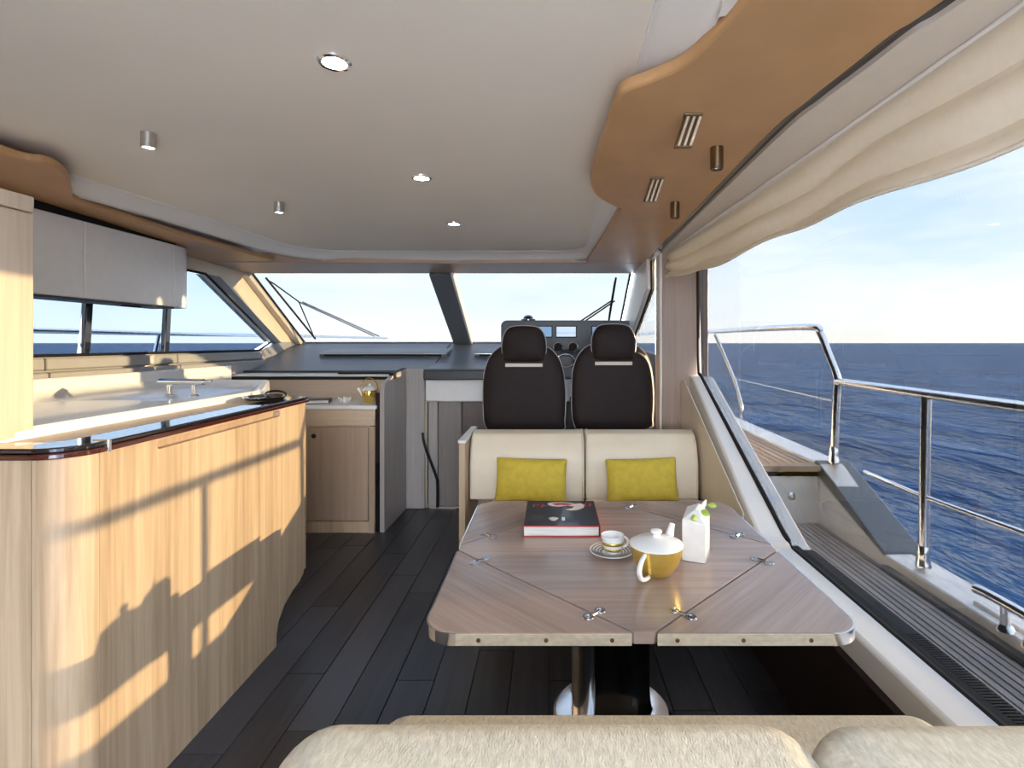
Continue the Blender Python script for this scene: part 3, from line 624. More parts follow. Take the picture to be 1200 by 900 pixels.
obj('sink_lid', MB().box(-2.20, -1.56, 2.03, 2.46, z1-.044, z1-.034), M_WHITE, wt, bevel=.004)
obj('splash_back', MB().box(-2.448, -2.41, 1.36, 4.05, 1.0, 1.13), M_WHITE, wt, bevel=.008)
obj('base_unit', MB().box(-2.42, -1.86, 1.36, 3.34, 0, .995), M_OAK_PALE, wt)
fc = G(210, 470, z1-.02); fc = Vector((-1.86, 2.70, z1-.04))
fau = thing('sink_tap', fc, 'chrome bridge tap at the far end of the white sink', 'tap')
obj('bridge', MB().tube([fc+Vector((-.11, 0, .075)), fc+Vector((.13, -.03, .075))], .016, 14), M_CHROME, fau)
for s_ in (-.07, .07): obj('pillar', MB().lathe([(.022, 0), (.022, .006), (.012, .012), (.011, .07)], fc+Vector((s_, -.01*s_/.07, 0)), 14), M_CHROME, fau)
obj('lever', MB().tube([fc+Vector((.13, -.03, .075)), fc+Vector((.175, -.04, .082))], [.010, .006], 10), M_CHROME, fau)
# tall cabinet on the left
tall = thing('tall_cabinet', (-1.7, 1.42, 1.044), 'tall pale oak cabinet standing on the galley worktop at the left edge', 'cabinet')
obj('body', MB().box(-2.44, -1.424, 1.335, 1.475, 1.045, 1.655), M_OAK_PALE, tall, bevel=.003)
obj('top_drawer', MB().box(-2.44, -1.422, 1.335, 1.475, 1.658, 1.702), M_OAK_PALE, tall, bevel=.003)
obj('dark_vent', MB().box(-2.1, -1.50, 1.36, 1.45, 1.703, 1.725), M_BLACK, tall, bevel=.004)
# upper cabinets
up = thing('wall_cabinet', (-2.2, 2.5, 1.49), 'white curved wall cabinet over the port window', 'cabinet')
XU = -2.29
zb = lambda: 0
obj('carcass', MB().box(-2.49, XU-.026, 1.50, 3.28, 1.53, 1.89), M_WHITE, up)
obj('door', MB().box(XU-.024, XU, 1.50, 2.627, 1.522, 1.899), M_WHITE, up, bevel=.004)
obj('door', MB().box(XU-.024, XU, 2.633, 3.247, 1.522, 1.899), M_WHITE, up, bevel=.004)
ar = [(XU, 3.253)]+[(XU-.16+.16*math.cos(a), 3.32+.16*math.sin(a)) for a in (PI/2*i/8 for i in range(9))]+[(-2.49, 3.48), (-2.49, 3.253)]
obj('curved_door', MB().prism(ar, 'Z', 1.522, 1.899), M_WHITE, up, bevel=.004)
obj('bottom_light_strip', MB().box(-2.46, XU-.03, 1.52, 3.3, 1.510, 1.5215), M_GREYD, up)
obj('top_gap', MB().prism([(XU-.02, 1.5), (XU-.02, 3.30), (XU-.15, 3.46), (-2.49, 3.46), (-2.49, 1.5)], 'Z', 1.899, lambda p: zl(p[1])-.001), M_BLACK, up)
obj('hinge_box', MB().box(XU-.08, XU-.04, 2.95, 3.05, 1.502, 1.510), M_BLACK, up)

# ---- forward port cabinet
cb = thing('forward_cabinet', (-1.45, 3.85, 0), 'brown oak cabinet with a single door and white top, beyond the island', 'cabinet')
obj('body', MB().box(-2.0, -1.225, 3.675, 4.09, .08, .845), M_OAK_PALE, cb)
dr = obj('door', MB().box(-1.66, -1.245, 3.655, 3.674, .085, .725), M_CABIN, cb, bevel=.003)
mb = MB().lathe([(.012, 0), (.016, .004), (.016, .008), (.006, .010)], (0, 0, 0), 16).xform(Matrix.Translation((-1.615, 3.655, .665)) @ Matrix.Rotation(PI/2, 4, 'X')); obj('knob', mb, M_BLACK, dr)
obj('drawer_front', MB().box(-1.98, -1.20, 3.652, 3.674, .735, .845), M_OAK_H, cb, bevel=.004)
obj('side_stile', MB().box(-1.24, -1.20, 3.655, 3.70, .0, .73), M_CABIN, cb, bevel=.002)
obj('plinth', MB().box(-1.98, -1.22, 3.665, 3.72, 0, .078), M_OAK, cb)
obj('worktop', MB().box(-2.0, -1.19, 3.645, 4.095, .846, .874), M_WHITE, cb, bevel=.005)
bs = thing('raised_counter', (-1.8, 4.15, 0), 'raised pale counter with black front edge behind the forward cabinet', 'worktop')
obj('splash_panel', MB().box(-2.44, -1.22, 4.10, 4.13, .0, 1.02), M_OAK_H, bs, bevel=.003)
obj('counter_top', MB().box(-2.44, -1.18, 4.095, 4.335, 1.043, 1.062), M_WHITE, bs, bevel=.003)
obj('black_edge', MB().box(-2.44, -1.18, 4.078, 4.33, 1.021, 1.042), M_BLACK, bs, bevel=.003)
obj('black_flap', MB().box(-1.62, -1.175, 4.075, 4.20, 1.063, 1.078), M_BLACK, bs, bevel=.003)
# angled partition
pt = thing('oak_partition', (-1.07, 3.93, 0), 'grey oak partition wall between the forward cabinet and the companionway', 'partition')
A_ = Vector((-1.137, 3.662)); B_ = Vector((-1.128, 4.175)); dv = (B_-A_).normalized(); nv = Vector((-dv.y, dv.x))*-1
def pan(prof_, th, off=0):
    mb = MB(); r0 = []; r1 = []
    for (t_, z_) in prof_:
        q = A_+(B_-A_)*t_; r0.append((q.x+nv.x*off, q.y+nv.y*off, z_)); r1.append((q.x-nv.x*th+nv.x*off, q.y-nv.y*th+nv.y*off, z_))
    return mb.loft([r0, r1])
obj('panel', pan([(0, .004), (1.03, .004), (1.03, 1.098), (.46, 1.078), (.30, 1.05), (.10, 1.03), (.04, 1.015), (0, .98)], .03), M_ASH, pt)
obj('black_capping', pan([(.46, 1.079), (1.03, 1.099), (1.03, 1.105), (.44, 1.084)], .034, .002), M_BLACK, pt)
obj('dark_gap', MB().box(-1.198, -1.168, 3.668, 3.70, .0, .96), M_GLOSSB, pt)  # black strip stands in for the shaded gap beside the cabinet
obj('facing_panel', MB().box(-1.127, -.985, 4.186, 4.20, .004, 1.10), M_ASH, pt, bevel=.002)
obj('black_grip', MB().box(-1.165, -1.13, 3.86, 3.93, 1.04, 1.085), M_BLACK, pt, bevel=.004)
hr = thing('companionway_handrail', (-.9, 4.15, 0), 'thin black bent handrail on the companionway bulkhead', 'handrail')
obj('bar', MB().tube(smoothpath([(-1.0, 4.19, .60), (-.985, 4.19, .50), (-.90, 4.19, .27), (-.885, 4.19, .20), (-.885, 4.19, .012)], 5), .011, 8), M_BLACK, hr)

# ---- things on the forward cabinet / galley end
tz = .8745
c = Vector((-1.30, 3.84, tz)); tp = thing('bail_teapot', c, 'gold teapot with white lid and wire bail handle on the forward cabinet', 'teapot')
bd = obj('body', MB().lathe([(.030, 0), (.042, .012), (.050, .05), (.052, .075), (.048, .09), (.044, .092)], c, 28), M_GOLD, tp)
obj('lid', MB().lathe([(.050, .088), (.046, .100), (.030, .112), (.010, .117), (.008, .124), (.010, .130), (.004, .134)], c, 28), M_PORC, tp)
obj('spout', MB().tube([c+Vector((-.045, 0, .055)), c+Vector((-.065, 0, .08)), c+Vector((-.08, 0, .10))], [.014, .010, .012], 10), M_PORC, tp)
obj('bail_handle', MB().tube([c+Vector((.062*math.cos(a), 0, .09+.085*math.sin(a))) for a in (PI*i/14 for i in range(15))], .0025, 6), M_GOLD, tp)
c = Vector((-1.46, 3.80, tz)); fl = thing('flower_ornament', c, 'small white petalled ornament beside the gold bail teapot', 'ornament')
for i in range(9):
    a = i*2*PI/9; r = .045; mb = MB().tube([c+Vector((0, 0, .006)), c+Vector((r*.6*math.cos(a), r*.6*math.sin(a), .02)), c+Vector((r*math.cos(a), r*math.sin(a), .036+.006*(i % 2)))], [.006, .013, .003], 8)
    obj('petal', mb, M_FLOWER, fl)
obj('heart', MB().lathe([(.018, 0), (.02, .02), (.012, .04), (.002, .045)], c, 12), M_FLOWER, fl)
def book(name, c, w, l, h, ang, lab, cover=M_BOOKB, group=None, root_extra=None):
    t0 = thing(name, c, lab, 'book', group); M = Matrix.Translation(c) @ Matrix.Rotation(ang, 4, 'Z')
    obj('pages', MB().box(-w/2+.002, w/2-.004, -l/2+.004, l/2-.004, .004, h-.004).xform(M), M_PAPER, t0)
    obj('cover', MB().box(-w/2, w/2, -l/2, l/2, h-.004, h).box(-w/2, w/2, -l/2, l/2, 0, .004).box(w/2-.004, w/2, -l/2, l/2, .004, h-.004).xform(M), cover, t0, bevel=.001, seg=1)
    return t0, M
book('closed_book', Vector((-1.68, 3.80, tz)), .22, .14, .028, .25, 'dark book with white pages lying on the forward cabinet', M_GREYD)
tr = thing('black_tray', (-1.33, 2.46, 1.045), 'low black glossy tray at the far end of the island top', 'tray')
obj('dish', MB().loft([[(-1.30+.09*k*math.cos(a)*1.0, 2.44+.11*k*math.sin(a), 1.0445+z_) for a in (2*PI*i/24 for i in range(24))] for k, z_ in ((.85, 0), (1, .014), (.95, .014), (.8, .004))]), M_GLOSSB, tr)
obj('handle', MB().tube([(-1.30+.05*math.cos(a), 2.53+.0*a, 1.056+.018*math.sin(a)) for a in (PI*i/10 for i in range(11))], .005, 8), M_GLOSSB, tr)

# ================================================================== HELM
he = thing('helm_console', (.14, 4.6, 1.0), 'dark helm console with lit navigation screens behind the two seats', 'console')
obj('screen_hood', MB().prism(rounded([(-.425, 1.18), (.71, 1.18), (.71, 1.495), (-.425, 1.495)], [.02, .02, .05, .05]), 'Y', 4.60, 4.82), M_CONSOLE, he, bevel=.008)
for (x0, x1, mat_) in ((-.16, .01, M_SCREEN), (.052, .218, M_SCREENL), (.36, .56, M_SCREEN)):
    s0 = obj('screen_bezel', MB().box(x0-.008, x1+.008, 4.592, 4.60, 1.345, 1.448), M_BLACK, he)
    obj('screen', MB().box(x0, x1, 4.588, 4.592, 1.355, 1.44), mat_, s0)
obj('screen_line', MB().box(.055, .215, 4.586, 4.588, 1.385, 1.389), M_SCREEN, he)
obj('lower_console', MB().prism([(4.35, 1.0), (4.35, 1.12), (4.56, 1.24), (4.62, 1.24), (4.62, 1.0)], 'X', -.38, .68), M_GREYD, he, bevel=.01)
obj('pedestal', MB().box(-.25, .66, 4.30, 4.42, .0, 1.04), M_GREYD, he)
for z0, z1_ in ((1.07, 1.085), (.965, .98)):
    obj('chrome_strip', MB().box(0, .22, 4.285, 4.30, z0, z1_), M_STEEL, he)
# throttle
th = thing('throttle_control', (.12, 4.3, 1.16), 'twin chrome throttle levers between the two helm seats', 'throttle')
obj('base', MB().prism(rounded([(.05, 1.10), (.19, 1.10), (.18, 1.20), (.06, 1.20)], .02), 'Y', 4.22, 4.34), M_GREYD, th, bevel=.008)
obj('chrome_ring', MB().tube([(.12+.068*math.cos(a), 4.215, 1.16+.05*math.sin(a)) for a in (2*PI*i/20 for i in range(20))], .006, 8, closed=True), M_CHROME, th)
for s_ in (-1, 1):
    lv = obj('lever', MB().tube([(.12+s_*.05, 4.24, 1.17), (.12+s_*.065, 4.24, 1.24)], .009, 8), M_CHROME, th)
    kb = MB().lathe([(.001, 0), (.026, .004), (.034, .02), (.026, .036), (.001, .04)], (0, 0, 0), 18).xform(Matrix.Translation((.12+s_*.058, 4.25, 1.268)) @ Matrix.Rotation(PI/2, 4, 'X'))
    obj('knob', kb, M_BLACK, lv)
    obj('knob_ring', MB().tube([(.12+s_*.058+.036*math.cos(a), 4.225, 1.268+.034*math.sin(a)) for a in (2*PI*i/18 for i in range(18))], .004, 6, closed=True), M_CHROME, lv)
# steering wheel partly visible beyond the right seat
sw = thing('steering_wheel', (.38, 4.25, 1.1), 'dark steering wheel hidden mostly by the right helm seat', 'steering wheel')
mw = Matrix.Translation((.42, 4.24, 1.13)) @ Matrix.Rotation(-.5, 4, 'X')
obj('rim', MB().tube([(.17*math.cos(a), 0, .17*math.sin(a)) for a in (2*PI*i/32 for i in range(32))], .014, 8, closed=True).xform(mw), M_GLOSSB, sw)
obj('hub', MB().tube([(0, -.01, 0), (0, .13, 0)], .035, 12).xform(mw), M_STEEL, sw)
for a in (PI/2+.0, PI*1.17, PI*1.83): obj('spoke', MB().tube([(0, 0, 0), (.165*math.cos(a), 0, .165*math.sin(a))], .008, 8).xform(mw), M_STEEL, sw)
cp = thing('compass', P(619, 375, 4.7), 'small black domed compass on top of the helm console', 'compass')
c = P(619, 375, 4.7); c.z = 1.496
obj('housing', MB().lathe([(.065, 0), (.065, .012), (.052, .018)], c, 24), M_GLOSSB, cp); obj('dome', MB().lathe([(.045, .017), (.04, .035), (.022, .048), (.001, .052)], c, 20), M_GLOSSB, cp)

def helm_seat(cx, lab):
    t0 = thing('helm_chair', (cx, 3.75, 0), lab, 'seat', 'helm seats'); s = 3.75/F
    cpx = 614.5
    O = [(-43, 100), (-47, 88), (-48, 60), (-47, 35), (-43, 20), (-37, 10), (-28, 3), (-14, 0), (14, 0), (27, 3), (36, 10), (42, 20), (46, 35), (48, 60), (47, 88), (43, 100), (0, 103)]
    pts = [(cx+a*s, CAM_Z-(b_+404-402)*s) for a, b_ in O]
    sp_ = [(p.x, p.y) for p in smoothpath([(a, b_, 0) for a, b_ in pts]+[(pts[0][0], pts[0][1], 0)], 4)][:-1]
    def ins(pl, k):
        c0 = Vector((cx, .97)); return [(c0.x+(p[0]-c0.x)*(1-k), c0.y+(p[1]-c0.y)*(1-k)) for p in pl]
    rr = [[(p[0], 3.70+y, p[1]) for p in ins(sp_, k)] for k, y in ((.97, -.012), (.7, -.010), (.45, -.007), (.25, -.003), (.12, .002), (.05, .010), (.012, .024), (0, .045), (.0, .08), (.02, .11), (.1, .13), (.5, .135), (.97, .135))]
    bk = obj('back_shell', MB().loft(rr), M_SEAT, t0)
    pipe = [(p[0], 3.745, p[1]) for p in ins(sp_, -.004)]
    obj('piping', MB().tube(pipe, .0045, 6, closed=True), M_PIPE, bk)
    # stitched yoke seam
    H = [(-25.5, 8), (-25, -3), (-22, -12), (-17, -17.5), (-8, -19.5), (8, -19.5), (17, -17.5), (22, -12), (25, -3), (25.5, 8), (23.5, 16), (19, 21.5), (-19, 21.5), (-23.5, 16)]
    hp = [(p.x, p.y) for p in smoothpath([(cx+a*s, CAM_Z-(b_+402)*s+402*s, 0) for a, b_ in H]+[(cx+H[0][0]*s, CAM_Z-H[0][1]*s, 0)], 4)][:-1]
    def insh(k):
        return [(cx+(p[0]-cx)*(1-k), 1.29+(p[1]-1.29)*(1-k)) for p in hp]
    rr = [[(p[0], 3.67+y, p[1]) for p in insh(k)] for k, y in ((.97, -.014), (.75, -.013), (.5, -.009), (.3, -.003), (.15, .004), (.05, .014), (.0, .034), (0, .07), (.06, .10), (.2, .115), (.6, .12), (.97, .12))]
    hd = obj('headrest', MB().loft(rr), M_SEAT, t0)
    obj('piping', MB().tube([(p[0], 3.705, p[1]) for p in insh(-.01)], .0042, 6, closed=True), M_PIPE, hd)
    obj('pale_strap', MB().box(cx-21.5*s, cx+21.5*s, 3.690, 3.702, CAM_Z-27.5*s, CAM_Z-23.5*s), M_BEIGE, t0, bevel=.002)
    obj('seat_cushion', MB().prism(rounded([(3.80, .60), (4.18, .60), (4.18, .72), (3.80, .72)], .04), 'X', cx-.25, cx+.25), M_SEAT, t0, bevel=.02, seg=3)
    for q in (-1, 1): obj('armrest', MB().box(cx+q*.27-.02, cx+q*.27+.02, 3.80, 4.05, .84, .89), M_SEAT, t0, bevel=.012)
    obj('seat_post', MB().lathe([(.16, 0), (.16, .012), (.05, .03), (.05, .60)], (cx, 3.96, .003), 20), M_STEEL, t0)
    return t0
hs0 = helm_seat((614.5-645)/F*3.75, 'left dark brown leather helm seat with pale piping, seen from behind')
copy_tree(hs0, None, ((718-614.5)/F*3.75, 0, 0.012), 'right dark brown leather helm seat, nearer the wooden pillar, seen from behind')

# ================================================================== FAR SOFA
so = thing('far_sofa', (.18, 3.05, 0), 'cream leather two-part bench sofa on the far side of the table', 'sofa')
def sback(x0, x1):
    # curved backrest section (y,z), top rolls back
    sec = [(3.07, .40), (3.075, .60), (3.10, .70), (3.15, .765), (3.21, .782), (3.27, .772), (3.285, .74), (3.285, .40)]
    rings = []
    for x_, k in ((x0+.0, .965), (x0+.006, .99), (x0+.02, 1), (x1-.02, 1), (x1-.006, .99), (x1, .965)):
        rings.append([(x_, 3.18+(y_-3.18)*k, .6+(z_-.6)*k) for y_, z_ in sec])
    return MB().loft(rings)
for x0, x1 in ((-.465, .197), (.203, .852)):
    b0 = obj('backrest', sback(x0, x1), M_CREAM, so, bevel=.006)
    sec = [(3.068, .42), (3.070, .60), (3.096, .702), (3.148, .768), (3.21, .785)]
    for xx in (x0+.012, x1-.012): obj('seam', MB().tube([(xx, y_, z_) for y_, z_ in sec], .0035, 6), M_BEIGE, b0)
obj('seat_cushion', MB().prism(rounded([(2.56, .26), (3.06, .26), (3.06, .42), (2.56, .42)], .035), 'X', -.33, .19), M_CREAM, so, bevel=.015, seg=3)
obj('seat_cushion', MB().prism(rounded([(2.56, .26), (3.06, .26), (3.06, .42), (2.56, .42)], .035), 'X', .20, .84), M_CREAM, so, bevel=.015, seg=3)
obj('base', MB().box(-.33, .84, 2.62, 3.26, .003, .255), M_OAK_PALE, so)
obj('side_panel', MB().box(-.505, -.47, 2.95, 3.44, .003, .745), M_OAK, so, bevel=.003)
obj('side_cap', MB().box(-.51, -.467, 2.945, 3.445, .747, .765), M_WHITE, so, bevel=.004)
obj('back_panel', MB().box(-.465, .72, 3.42, 3.44, .003, .745), M_OAK_PALE, so)
for cx, rz, lab in ((.0, .03, 'mustard yellow cushion on the left half of the far sofa'), ((752.5-645)/F*2.99, -.03, 'mustard yellow cushion on the right half of the far sofa')):
    if cx == 0: cx = (622.5-645)/F*2.99
    t0 = thing('cushion', (cx, 2.99, .42), lab, 'cushion', 'yellow cushions')
    M = Matrix.Rotation(rz, 4, 'Y') @ Matrix.Rotation(-.20, 4, 'X')
    obj('cover', pillow(Vector((cx, 2.995, .535)), .42, .25, .11, M), M_YELLOW, t0, sub=1)

# ================================================================== TABLE
T = .58; cx, cy, hf = .234, 1.885, .555
tb = thing('folding_table', (cx, cy, 0), 'square envelope table with four hinged leaves in greyish ash on a steel pedestal', 'table')
nt_ = .028; g = .0025; r = .085
def leafpoly(sx, sy):
    a = (cx+sx*nt_, cy+sy*hf); b_ = (cx+sx*hf, cy+sy*nt_); c = (cx+sx*hf, cy+sy*hf)
    a2 = (a[0]+sx*g, a[1]); b2 = (b_[0], b_[1]+sy*g)
    return rounded([a2, c, b2], [0, r, 0], 8)
th_ = .031
for (sx, sy, mt) in ((-1, -1, M_TAB_P), (1, -1, M_TAB_N), (-1, 1, M_TAB_N), (1, 1, M_TAB_P)):
    lp = leafpoly(sx, sy); lf = obj('leaf', MB().prism(lp, 'Z', T-th_, T), mt, tb, bevel=.0012, seg=1)
    # satin edge band on the long outer edge, screws, chrome corner
    x_a, x_b = sorted((cx+sx*(nt_+.004), cx+sx*(hf-r))); yy = cy+sy*hf; ya, yb_ = sorted((yy, yy+sy*.004))
    bd_ = obj('edge_band', MB().box(x_a, x_b, ya, yb_, T-th_, T-.002), M_BAND, lf, bevel=.0008, seg=1)
    if sy < 0:
        for q in (.12, .49, .87):
            xs = cx+sx*(nt_+(hf-r-nt_)*q)
            obj('screw', MB().lathe([(.0055, 0), (.0055, .001), (.003, .0018)], (0, 0, 0), 12).xform(Matrix.Translation((xs, ya, T-.017)) @ Matrix.Rotation(PI/2, 4, 'X')), M_BRONZE, lf)
    cc = (cx+sx*(hf-r), cy+sy*(hf-r)); ang0 = math.atan2(sy, 0); ra, rb = [], []
    for k in range(11):
        a = PI/2*k/10; ux, uy = math.sin(a)*sx, math.cos(a)*sy
        ra.append((cc[0]+ux*r, cc[1]+uy*r)); rb.append((cc[0]+ux*(r+.004), cc[1]+uy*(r+.004)))
    rb.append((cx+sx*(hf+.004), cy+sy*(nt_+.004))); ra.append((cx+sx*hf, cy+sy*(nt_+.004)))
    obj('corner_trim', MB().prism(ra+rb[::-1], 'Z', T-th_, T-.001), M_CHROME, lf)
cp_ = []
for (ux, uy) in ((0, -1), (1, 0), (0, 1), (-1, 0)):
    e = Vector((-uy, ux)); m_ = Vector((cx+ux*hf, cy+uy*hf))
    cp_ += [tuple(m_-e*(nt_-g)-Vector((ux, uy))*.004), tuple(m_+e*(nt_-g)-Vector((ux, uy))*.004)]
obj('centre_panel', MB().prism(cp_, 'Z', T-th_, T), M_TAB, tb, bevel=.0012, seg=1)
obj('under_frame', MB().prism([(cx-.30, cy-.06), (cx-.06, cy-.30), (cx+.06, cy-.30), (cx+.30, cy-.06), (cx+.30, cy+.06), (cx+.06, cy+.30), (cx-.06, cy+.30), (cx-.30, cy+.06)], 'Z', T-th_-.03, T-th_-.001), M_BLACK, tb)
for (sx, sy) in ((-1, -1), (1, -1), (-1, 1), (1, 1)):
    for q in (.17, .83):
        c = Vector((cx+sx*(nt_+(hf-nt_)*q), cy+sy*(hf-(hf-nt_)*q), T+.0008)); dr_ = Vector((sx, sy, 0)).normalized()
        mb = MB()
        for s_ in (-1, 1):
            o = c+dr_*.024*s_
            mb.tube([o+Vector((.0125*math.cos(a), .0125*math.sin(a), 0)) for a in (2*PI*i/14 for i in range(14))], .0036, 6, closed=True)
            mb.tube([o-dr_*.012*s_, o+dr_*.012*s_], .003, 6)
        mb.tube([c-dr_*.012, c+dr_*.012], .006, 8)
        obj('hinge', mb, plain('dark chrome hinge', (.42, .42, .44), .16, 1.0), tb)
pc = (.215, 1.87)
obj('pedestal_column', MB().lathe([(.13, .02), (.125, .03), (.120, .06), (.118, .10), (.118, T-th_-.03)], (pc[0], pc[1], 0), 40, (1.12, .46)), plain('steel with dark reflection', (.22, .21, .20), .1, 1.0), tb)  # dark colour stands in for black reflections on the chrome column
obj('chrome_highlight', MB().tube([(pc[0]-.098, pc[1]-.022, .022), (pc[0]-.098, pc[1]-.022, T-th_-.03)], .044, 20), M_CHROME, tb)  # bright reflection on the column's left side, built as a separate tube
obj('base_plate', MB().lathe([(.205, .0), (.205, .012), (.195, .020), (.1, .022)], (pc[0], pc[1], .003), 48), M_CHROME, tb)
for a in (.6, 2.5, 3.9, 5.5): obj('bolt', MB().lathe([(.010, .02), (.010, .026), (.004, .028)], (pc[0]+.17*math.cos(a), pc[1]+.17*math.sin(a), .003), 10), M_STEEL, tb)

# ---- on the table
bc = Vector((.042, 2.14, T+.001)); bk, BM = book('art_book', bc, .284, .315, .042, 0, 'thick black-covered art book with red edges lying on the table', M_BOOKB)
hz = .0425
def flat(pts, z=hz): return MB().prism(pts, 'Z', z, z+.0004).xform(BM)
obj('red_binding', MB().box(-.1425, .1425, -.1585, -.1575, .038, .0425).box(-.1425, .1425, -.1585, -.1575, 0, .004).box(.1425, .1435, -.158, .158, 0, .042).xform(BM), M_RED, bk)
obj('printed_picture', flat([(-.055, .118), (-.03, .13), (.0, .135), (.035, .128), (.06, .112), (.085, .118), (.10, .095), (.095, .06), (.07, .03), (.04, .022), (.02, .035), (.05, .052), (.055, .075), (.03, .088), (-.005, .072), (-.03, .078), (-.05, .095)]), M_PINK, bk)
obj('printed_picture', flat([(-.035, .112), (-.01, .122), (.03, .116), (.05, .098), (.03, .09), (.005, .096), (-.02, .088)], hz+.0005), M_RED, bk)
obj('printed_picture', flat([(.0, .105), (.015, .109), (.02, .1), (.008, .096)], hz+.001), M_BOOKB, bk)
for (x0, x1, y0, y1) in ((-.115, -.109, .07, .11), (-.10, -.094, .085, .105), (-.085, -.06, .078, .092), (-.08, -.074, .06, .11), (.098, .104, .075, .115), (.11, .13, .088, .096), (.118, .124, .075, .12)):
    obj('red_letter_mark', flat([(x0, y0), (x1, y0), (x1+.004, y1), (x0+.004, y1)]), M_RED, bk)
obj('white_emblem', flat([(-.03+.017*math.cos(a)*(1+.25*math.sin(3*a)), -.082+.022*math.sin(a)) for a in (2*PI*i/16 for i in range(16))]), M_PORC, bk)
obj('white_letter', flat([(.002, -.10), (.014, -.10), (.014, -.062), (.002, -.062)]), M_PORC, bk)

sc_ = Vector((.208, 1.825, T+.001)); sau = thing('saucer', sc_, 'striped white saucer under the small cup on the table', 'saucer')
obj('dish', MB().lathe([(.028, 0), (.030, .001), (.050, .006), (.074, .013), (.0745, .0145), (.073, .0155), (.050, .0085), (.030, .004), (.001, .004)], sc_, 48), M_PORC, sau)
for rr_ in (.036, .046, .056, .066):
    z_ = .0045+(rr_-.03)/.044*.0105+.0006
    obj('grey_stripe', MB().loft([[(sc_.x+q*math.cos(a), sc_.y+q*math.sin(a), sc_.z+zz) for a in (2*PI*i/48 for i in range(48))] for q, zz in ((rr_-.0026, z_-.0004), (rr_+.0026, z_+.001))], caps=False), plain('grey gold glaze', (.20, .17, .12), .3), sau, solid=.0006)
cc_ = sc_+Vector((.004, 0, .006)); cup = thing('cup', cc_, 'small white cup with gold bands standing on the striped saucer', 'cup')
obj('bowl', MB().lathe([(.022, 0), (.026, .004), (.034, .018), (.038, .036), (.0395, .060), (.037, .060), (.035, .036), (.030, .018), (.020, .007), (.001, .006)], cc_, 40), M_PORC, cup)
for (z0, ra_, z1_, rb_) in ((.010, .0300, .019, .0348), (.031, .0375, .041, .0388)):
    obj('gold_band', MB().loft([[(cc_.x+q*math.cos(a), cc_.y+q*math.sin(a), cc_.z+zz) for a in (2*PI*i/40 for i in range(40))] for q, zz in ((ra_, z0), (rb_, z1_))], caps=False), M_GOLD, cup, solid=.0008)
obj('handle', MB().tube([cc_+Vector((.036+.017*math.sin(a), .004, .034+.017*math.cos(a))) for a in (PI*i/12 for i in range(13))], .0038, 8), M_PORC, cup)

pc_ = Vector((.328, 1.658, T+.001)); pot = thing('teapot', pc_, 'gold bowl-shaped teapot with white lid and looped handle on the table', 'teapot')
obj('body', MB().lathe([(.030, 0), (.034, .002), (.052, .018), (.068, .042), (.078, .070), (.082, .096), (.080, .098), (.070, .098)], pc_, 56), M_GOLD, pot)
obj('lid', MB().lathe([(.083, .096), (.083, .100), (.078, .104), (.055, .112), (.030, .118), (.014, .121), (.011, .127), (.018, .134), (.017, .140), (.006, .144), (.001, .144)], pc_, 56), M_PORC, pot)
hd = Vector((-.58, -.81, 0)).normalized()
obj('handle', MB().tube([pc_+hd*(.060+.058*math.sin(a))+Vector((0, 0, .050+.038*math.cos(a))) for a in (PI*(-.02+1.06*i/16) for i in range(17))], [.006+.002*math.sin(PI*i/16) for i in range(17)], 10), M_PORC, pot)
sd_ = Vector((.62, .78, 0)).normalized()
obj('spout', MB().tube([pc_+sd_*.070+Vector((0, 0, .070)), pc_+sd_*.092+Vector((0, 0, .098)), pc_+sd_*.112+Vector((0, 0, .130))], [.020, .014, .009], 12), M_PORC, pot)

vc = Vector((.490, 1.80, T+.001)); va = thing('carton_vase', vc, 'white ceramic vase shaped like a folded carton, on the right of the table', 'vase')
VM = Matrix.Translation(vc) @ Matrix.Rotation(math.radians(-24), 4, 'Z'); a_ = .038
ly = .05
obj('body', MB().add([(-a_, -ly, 0), (a_, -ly, 0), (a_, ly, 0), (-a_, ly, 0), (-a_, -ly, .136), (a_, -ly, .128), (a_, ly, .140), (-a_, ly, .152), (-a_*.1, -ly*.2, .160), (a_*.1, ly*.9, .170)],
    [(3, 2, 1, 0), (0, 1, 5, 4), (1, 2, 6, 5), (2, 3, 7, 6), (3, 0, 4, 7), (4, 5, 8), (5, 6, 9, 8), (6, 7, 9), (7, 4, 8, 9)]).xform(VM), M_VASE, va, bevel=.003)
spg = thing('leaf_sprig', vc+Vector((.0, .02, .15)), 'sprig of green leaves and a white petal in the carton vase', 'plant')
st = vc+Vector((.01, .0, .145))
obj('stem', MB().tube([st, st+Vector((.012, 0, .022)), st+Vector((.032, -.005, .034))], .0016, 6), M_LEAF, spg)
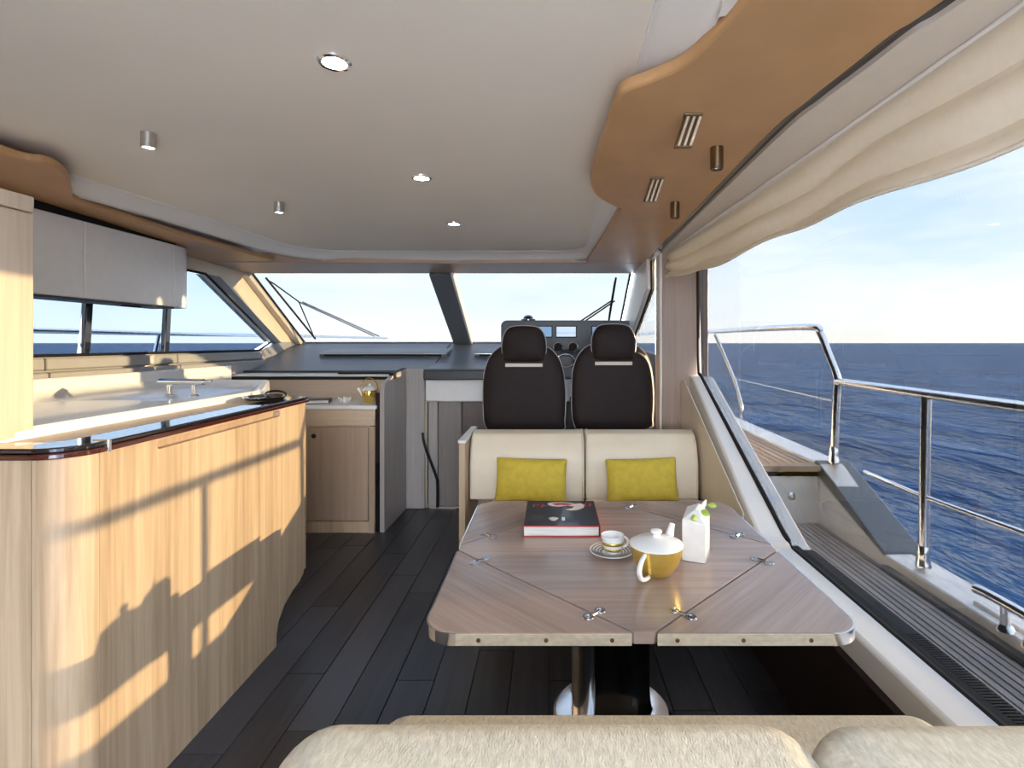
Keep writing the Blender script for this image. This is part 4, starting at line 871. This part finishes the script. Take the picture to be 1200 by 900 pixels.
def leaf(o, d, up_, l, w, m, nm='leaf'):
    d = Vector(d).normalized(); s_ = d.cross(Vector(up_)).normalized(); n_ = s_.cross(d)
    mb = MB(); v = []
    for i in range(7):
        q = i/6; ww = w*math.sin(PI*min(.98, q*.96+.02))**.8
        ctr = o+d*l*q+n_*(.12*l*math.sin(PI*q)); v += [ctr-s_*ww/2, ctr+n_*.001*-1, ctr+s_*ww/2]
    mb.add(v, [(i*3+j, i*3+j+1, (i+1)*3+j+1, (i+1)*3+j) for i in range(6) for j in range(2)])
    obj(nm, mb, m, spg, solid=.0012)
leaf(st+Vector((.006, -.004, .012)), (.55, -.5, -.25), (0, -1, .4), .034, .022, M_LEAF)
leaf(st+Vector((.028, -.004, .030)), (1, -.1, -.1), (0, -1, .5), .030, .018, M_LEAF)
leaf(st+Vector((-.016, -.03, .000)), (-.7, -.6, -.15), (0, -1, .5), .03, .02, M_LEAF)
leaf(st+Vector((.0, 0, .004)), (.55, 0, 1), (0, -1, .2), .05, .016, M_FLOWER, 'petal')

# ================================================================== NEAR SOFA
ns = thing('near_sofa', (.25, .8, 0), 'woven cream fabric sofa in the foreground, back towards the viewer', 'sofa')
def softbox(x0, x1, y0, y1, z0, z1, r_):
    mb = MB(); n_ = 10
    sec = rounded([(y0, z0), (y1, z0), (y1, z1), (y0, z1)], [r_*.4, r_*.4, r_, r_], n_)
    rings = []; yc_ = (y0+y1)/2; zc_ = (z0+z1)/2; ww = (y1-y0)/2; hh_ = (z1-z0)/2
    for i in range(9):
        a = PI/2*i/8; dx = r_*(1-math.sin(a)); k = r_*(1-math.cos(PI/2-a))
        k = r_*(1-math.sqrt(max(0, 1-(1-dx/r_)**2)))*.92
        rings.append([(x0+dx, yc_+(y_-yc_)*(1-k/ww), zc_+(z_-zc_)*(1-k/hh_)) for y_, z_ in sec])
    rings.sort(key=lambda q: q[0][0])
    end = [[(x0+x1-p_[0], p_[1], p_[2]) for p_ in q] for q in reversed(rings)]
    return mb.loft(rings+end)
obj('seat_cushion', softbox(-.385, .868, .80, 1.235, .28, .474, .07), M_FABRIC, ns)
obj('base', MB().box(-.38, .85, .55, 1.16, .003, .29), M_OAK_PALE, ns)
obj('back_cushion', softbox(-.355, .352, .56, .76, .40, .792, .07), M_FABRIC, ns)
obj('back_cushion', softbox(.340, .868, .56, .76, .40, .790, .07), M_FABRIC, ns)
obj('back_frame', MB().box(-.33, .85, .50, .565, .003, .70), M_FABRIC, ns, bevel=.02)
